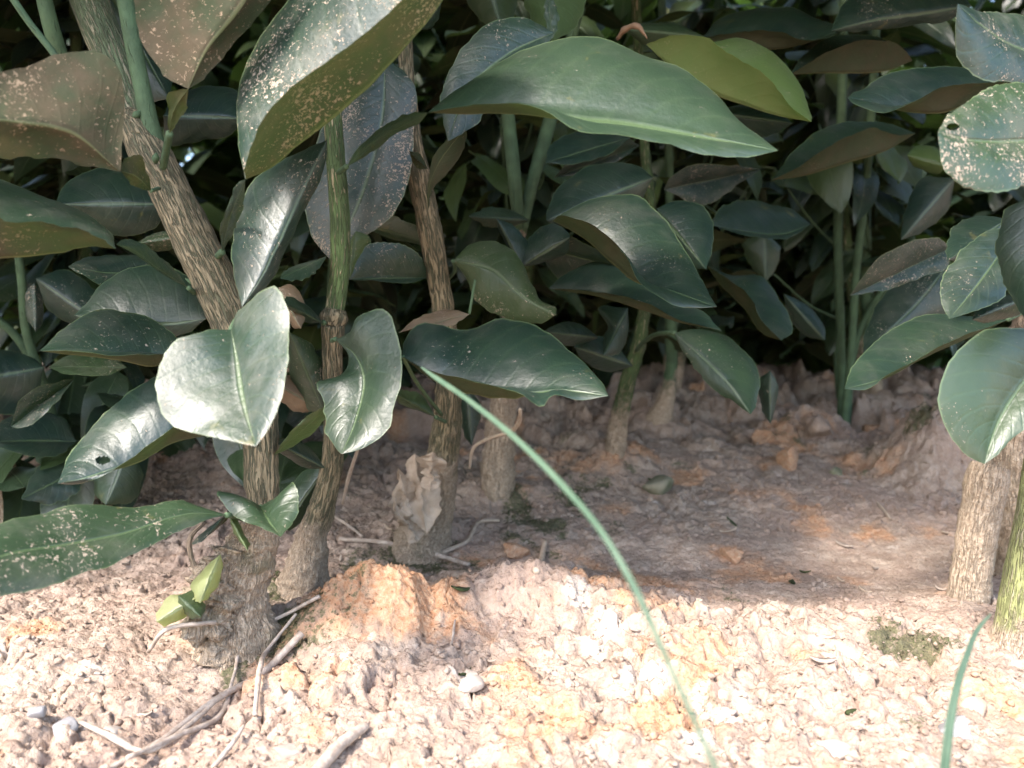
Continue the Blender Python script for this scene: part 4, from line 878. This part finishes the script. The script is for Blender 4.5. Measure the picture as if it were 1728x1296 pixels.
for i, (nm, u, v, r, mt, lb, sx, sz) in enumerate(rocks):
    x, y, d = ground_hit(u, v+r*.5)
    R = r/F*d
    me = rock_mesh(R, 300+i, sub=4 if mt is M_SOIL else 3, sx=sx, sz=sz, rough=.32 if mt is M_SOIL else .16)
    if mt is M_SOIL:
        co = np.array([q.co[:] for q in me.vertices]); k = co/R*4
        nrm = co/(np.linalg.norm(co, axis=1)[:, None]+1e-9)
        f1, f2, h = worley(k[:, 0]+k[:, 2]*.7, k[:, 1]+k[:, 2]*.6, i)
        co = co+nrm*(R*.16*(.5-f1))[:, None]; me.vertices.foreach_set('co', co.astype(np.float32).ravel())
        o3 = soil_masks(np.array([x]), np.array([y])); n_ = len(co)
        org = .75 if ('orange' in lb or 'rust' in lb or 'reddish' in lb) else float(o3[0][0])
        a = me.attributes.new('soil', 'FLOAT_COLOR', 'POINT'); a.data.foreach_set('color', np.tile([org, float(o3[1][0])*.5, 0, 1], (n_, 1)).astype(np.float32).ravel())
    o = link(nm, me, mt, label=lb, category='stone' if nm == 'stone' else 'clod'); o.location = (x, y, gsurf(x, y)+R*sz*(.25 if mt is M_SOIL else .08)); o.rotation_euler = (0, 0, i*1.7)

def ground_line(pts, lift=.0015):
    r = []
    for (u, v, w) in pts:
        x, y, d = ground_hit(u, v); r.append((x, y, gsurf(x, y)+w/2/F*d*.6+lift, w/2/F*d, 0))
    return r
straws = [
 ('dry_straw', [(120, 1330, 9), (250, 1262, 11), (380, 1180, 12), (440, 1140, 12), (510, 1098, 13)], 'thick dry straw, lowest of the bundle leading to the soil mound'),
 ('dry_straw', [(215, 1310, 9), (300, 1250, 10), (370, 1200, 9), (395, 1150, 6), (420, 1090, 6), (480, 1060, 7), (540, 1035, 6)], 'thin bent dry straw rising over the thick straw'),
 ('dry_straw', [(135, 1240, 6), (190, 1268, 12), (240, 1284, 10), (330, 1220, 9), (375, 1180, 6)], 'pale flattened straw at lower left'),
 ('dry_straw', [(430, 1212, 8), (440, 1160, 9), (455, 1110, 7), (500, 1060, 5)], 'short pale straw crossing the bundle beside the mossy patch'),
 ('dry_straw', [(350, 1310, 8), (400, 1265, 8), (412, 1245, 6)], 'short straw at the bottom edge'),
 ('stick', [(530, 1330, 22), (580, 1272, 22), (618, 1242, 15)], 'pale broken stick end at the bottom edge'),
 ('twig', [(572, 918, 7), (640, 922, 8), (720, 935, 9), (792, 958, 7)], 'pale arched twig lying behind the orange soil peak'),
 ('twig', [(745, 935, 7), (785, 918, 7), (812, 885, 6), (842, 882, 5)], 'dark curved twig by the muddy trunk foot'),
 ('root', [(905, 990, 12), (912, 960, 11), (920, 920, 8)], 'short grey root standing on the soil crest'),
 ('twig', [(740, 1130, 5), (760, 1090, 5), (768, 1050, 4)], 'tiny straw below the white soil patch'),
 ('twig', [(1480, 860, 4), (1494, 872, 5), (1502, 884, 4)], 'tiny dark twig on the shaded soil at right'),
 ('twig', [(565, 880, 5), (590, 895, 5), (612, 915, 5)], 'grey forked twig beside the mossy trunk foot'),
]
for i, (nm, pts, lb) in enumerate(straws):
    tube(nm, ground_line(pts, .003 if 'straw' in nm else .002), M_STRAW if i not in (7, 8, 10) else M_FLAKE, None, seg=8, n=40, lump=.0003, seed=400+i, lumpscale=300, label=lb, category=nm.replace('dry_', '').replace('_', ' '))
tube('tendril', PX([(792, 790, .46, 5), (800, 755, .45, 6), (830, 738, .44, 7), (862, 728, .43, 8), (876, 712, .42, 8), (878, 690, .41, 6)]), M_FLAKE, None, seg=7, n=40, label='thin rusty tendril curling down from the torn leaf', category='tendril')
tube('twig', PX([(578, 850, .41, 5), (590, 800, .40, 7), (606, 752, .39, 5)]), M_FLAKE, None, seg=7, n=14, label='reddish twig slanting beside the mossy trunk', category='twig')

def blade(pts, label, fold=.35):
    """pts: (u,v,d,width_px)"""
    c = catmull([(*P(u, v, d), w/2/F*d) for u, v, d, w in pts], 60)
    pos = c[:, :3]; r = c[:, 3]
    tan = np.gradient(pos, axis=0); tan /= np.linalg.norm(tan, axis=1)[:, None]
    view = pos-np.array(CP); view /= np.linalg.norm(view, axis=1)[:, None]
    side = np.cross(tan, np.array([.15, -1, .25])); side /= np.linalg.norm(side, axis=1)[:, None]
    nrm = np.cross(side, tan)
    V = []; 
    for s, h in ((-1, .0), (-.5, -.12), (0, -fold), (.5, -.12), (1, 0)):
        V.append(pos+side*(r*s)[:, None]+nrm*(r*h)[:, None])
    for s, h in ((1, .06), (.5, -.04), (0, -fold+.1), (-.5, -.04), (-1, .06)):
        V.append(pos+side*(r*s*.98)[:, None]+nrm*(r*h+.00012)[:, None])
    V = np.array(V); id_ = np.arange(10*60).reshape(10, 60); n_ = np.roll(id_, -1, axis=0)
    Fq = np.stack([id_[:, :-1].ravel(), n_[:, :-1].ravel(), n_[:, 1:].ravel(), id_[:, 1:].ravel()], 1)
    V = V.reshape(-1, 3); base = V[-1].copy()
    o = link('grass_blade', mesh_from(V-base, Fq, True), M_GRASS, label=label, category='grass blade'); o.location = base
    return o
blade([(711, 620, .215, 2), (722, 628, .213, 5), (790, 675, .195, 8), (870, 740, .178, 10), (950, 820, .162, 11), (1020, 905, .148, 10), (1070, 990, .140, 11), (1115, 1090, .132, 10), (1160, 1190, .126, 10), (1215, 1310, .122, 10), (1290, 1440, .12, 10), (1400, 1800, .122, 10)], 'long arching green grass blade crossing the middle of the soil')
blade([(1672, 1036, .20, 2), (1655, 1055, .198, 7), (1630, 1110, .19, 12), (1612, 1170, .184, 15), (1600, 1240, .18, 17), (1593, 1310, .178, 18), (1590, 1390, .178, 18), (1590, 1600, .18, 18)], 'short upright grass blade in front of the grey stone at lower right')

# loose crumbs: uncountable, one object
import bmesh
def ico(sub):
    bm = bmesh.new(); bmesh.ops.create_icosphere(bm, subdivisions=sub, radius=1)
    v = np.array([q.co[:] for q in bm.verts]); f = np.array([[q.index for q in fc.verts] for fc in bm.faces]); bm.free(); return v, f
I1 = ico(1); I2 = ico(2)
VV = []; FF = []; AA = []; off = 0
N = 13000
ys = .20+.65*NR.rand(N)**1.7; xs = (NR.rand(N)*2-1)*(.72*ys+.02)
cl = fbm(xs*22, ys*22, seed=501, octs=3); keep = cl > -.25+NR.rand(N)*.25-.12
xs, ys = xs[keep], ys[keep]; zs = gz(xs, ys); om, mm_, wm = soil_masks(xs, ys)
rs = .00045+.0013*NR.rand(len(xs))**3.5
rs *= np.where(ys > .5, 1.4, 1)
for i in range(len(xs)):
    v, f = I2 if rs[i] > .0011 else I1
    k = v*(1+.55*(NR.rand(len(v))-.5))[:, None] if v.shape[0] < 20 else v*(1+.35*(vnoise(v[:, 0]*2+i, v[:, 1]*2, v[:, 2]*2)))[:, None]
    a = NR.rand()*6.28; ca, sa = math.cos(a), math.sin(a)
    k = k*np.array([1, .6+.5*NR.rand(), .45+.5*NR.rand()])*rs[i]
    k = np.stack([k[:, 0]*ca-k[:, 1]*sa, k[:, 0]*sa+k[:, 1]*ca, k[:, 2]], 1)+np.array([xs[i], ys[i], zs[i]+rs[i]*.25])
    VV.append(k); FF.append(f+off); off += len(v)
    AA.append(np.tile([om[i], mm_[i]*.4, wm[i], 1], (len(v), 1)))
link('soil_crumbs', mesh_from(np.vstack(VV), np.vstack(FF), False, attrs={'soil': ('FLOAT_COLOR', np.vstack(AA))}), M_SOIL, kind='stuff', label='loose crumbs and grit strewn over the soil')
# moss tufts
VV = []; FF = []; off = 0
N = 60000
ys = .28+.45*NR.rand(N); xs = (NR.rand(N)*2-1)*(.68*ys)
om, mm_, wm = soil_masks(xs, ys); keep = mm_ > .45+.55*NR.rand(N)
xs, ys = xs[keep][:9000], ys[keep][:9000]; zs = gz(xs, ys)
for i in range(len(xs)):
    h = .0004+.0009*NR.rand(); w = .00022+.0002*NR.rand(); a = NR.rand()*6.28; lx, ly = NR.normal(0, .0007, 2)
    p = np.array([xs[i], ys[i], zs[i]-.0002]); sd = np.array([math.cos(a), math.sin(a), 0])*w
    VV.append(np.array([p-sd, p+sd, p+sd*.8+[lx, ly, h*.7], p-sd*.2+[lx*1.4, ly*1.4, h]])); FF.append(np.array([[0, 1, 2, 3]])+off); off += 4
if VV: link('moss', mesh_from(np.vstack(VV), np.vstack(FF), False), M_MOSS, kind='stuff', label='short dark green moss growing in patches on the soil')

# bits of dry litter
for i in range(46):
    x = RNG.uniform(-.2, .22); y = RNG.uniform(.27, .62); x *= y/.4
    L = RNG.uniform(.002, .006); w = L*RNG.uniform(.12, .5); z = gsurf(x, y)
    n = 5; V = []
    for j in range(n+1):
        t = j/n*2-1; ww = w*(1-t*t*.8)
        V += [(L*t, -ww+RNG.uniform(-.1, .1)*w, .0006+L*.25*t*t+RNG.uniform(0, .0004)), (L*t, ww, .0006+L*.2*t*t+RNG.uniform(0, .0006)), (L*t, ww*.9, L*.2*t*t), (L*t, -ww*.9, L*.25*t*t)]
    Fq = [(4*j+a, 4*j+(a+1) % 4, 4*(j+1)+(a+1) % 4, 4*(j+1)+a) for j in range(n) for a in range(4)]
    o = link('litter_bit', mesh_from(np.array(V), np.array(Fq), True), (M_FLAKE, M_STRAW, M_STRAW, M_MOSS)[i % 4], label=('tiny tan flake of bark lying loose on the soil', 'tiny pale bit of straw lying loose on the soil', 'tiny pale bit of straw lying loose on the soil', 'tiny dark green leaf scrap lying loose on the soil')[i % 4], category='litter', group='tiny bits of dry litter')
    o.location = (x, y, z+.0004); o.rotation_euler = (RNG.uniform(-.4, .4), RNG.uniform(-.3, .3), RNG.uniform(0, 6.28))
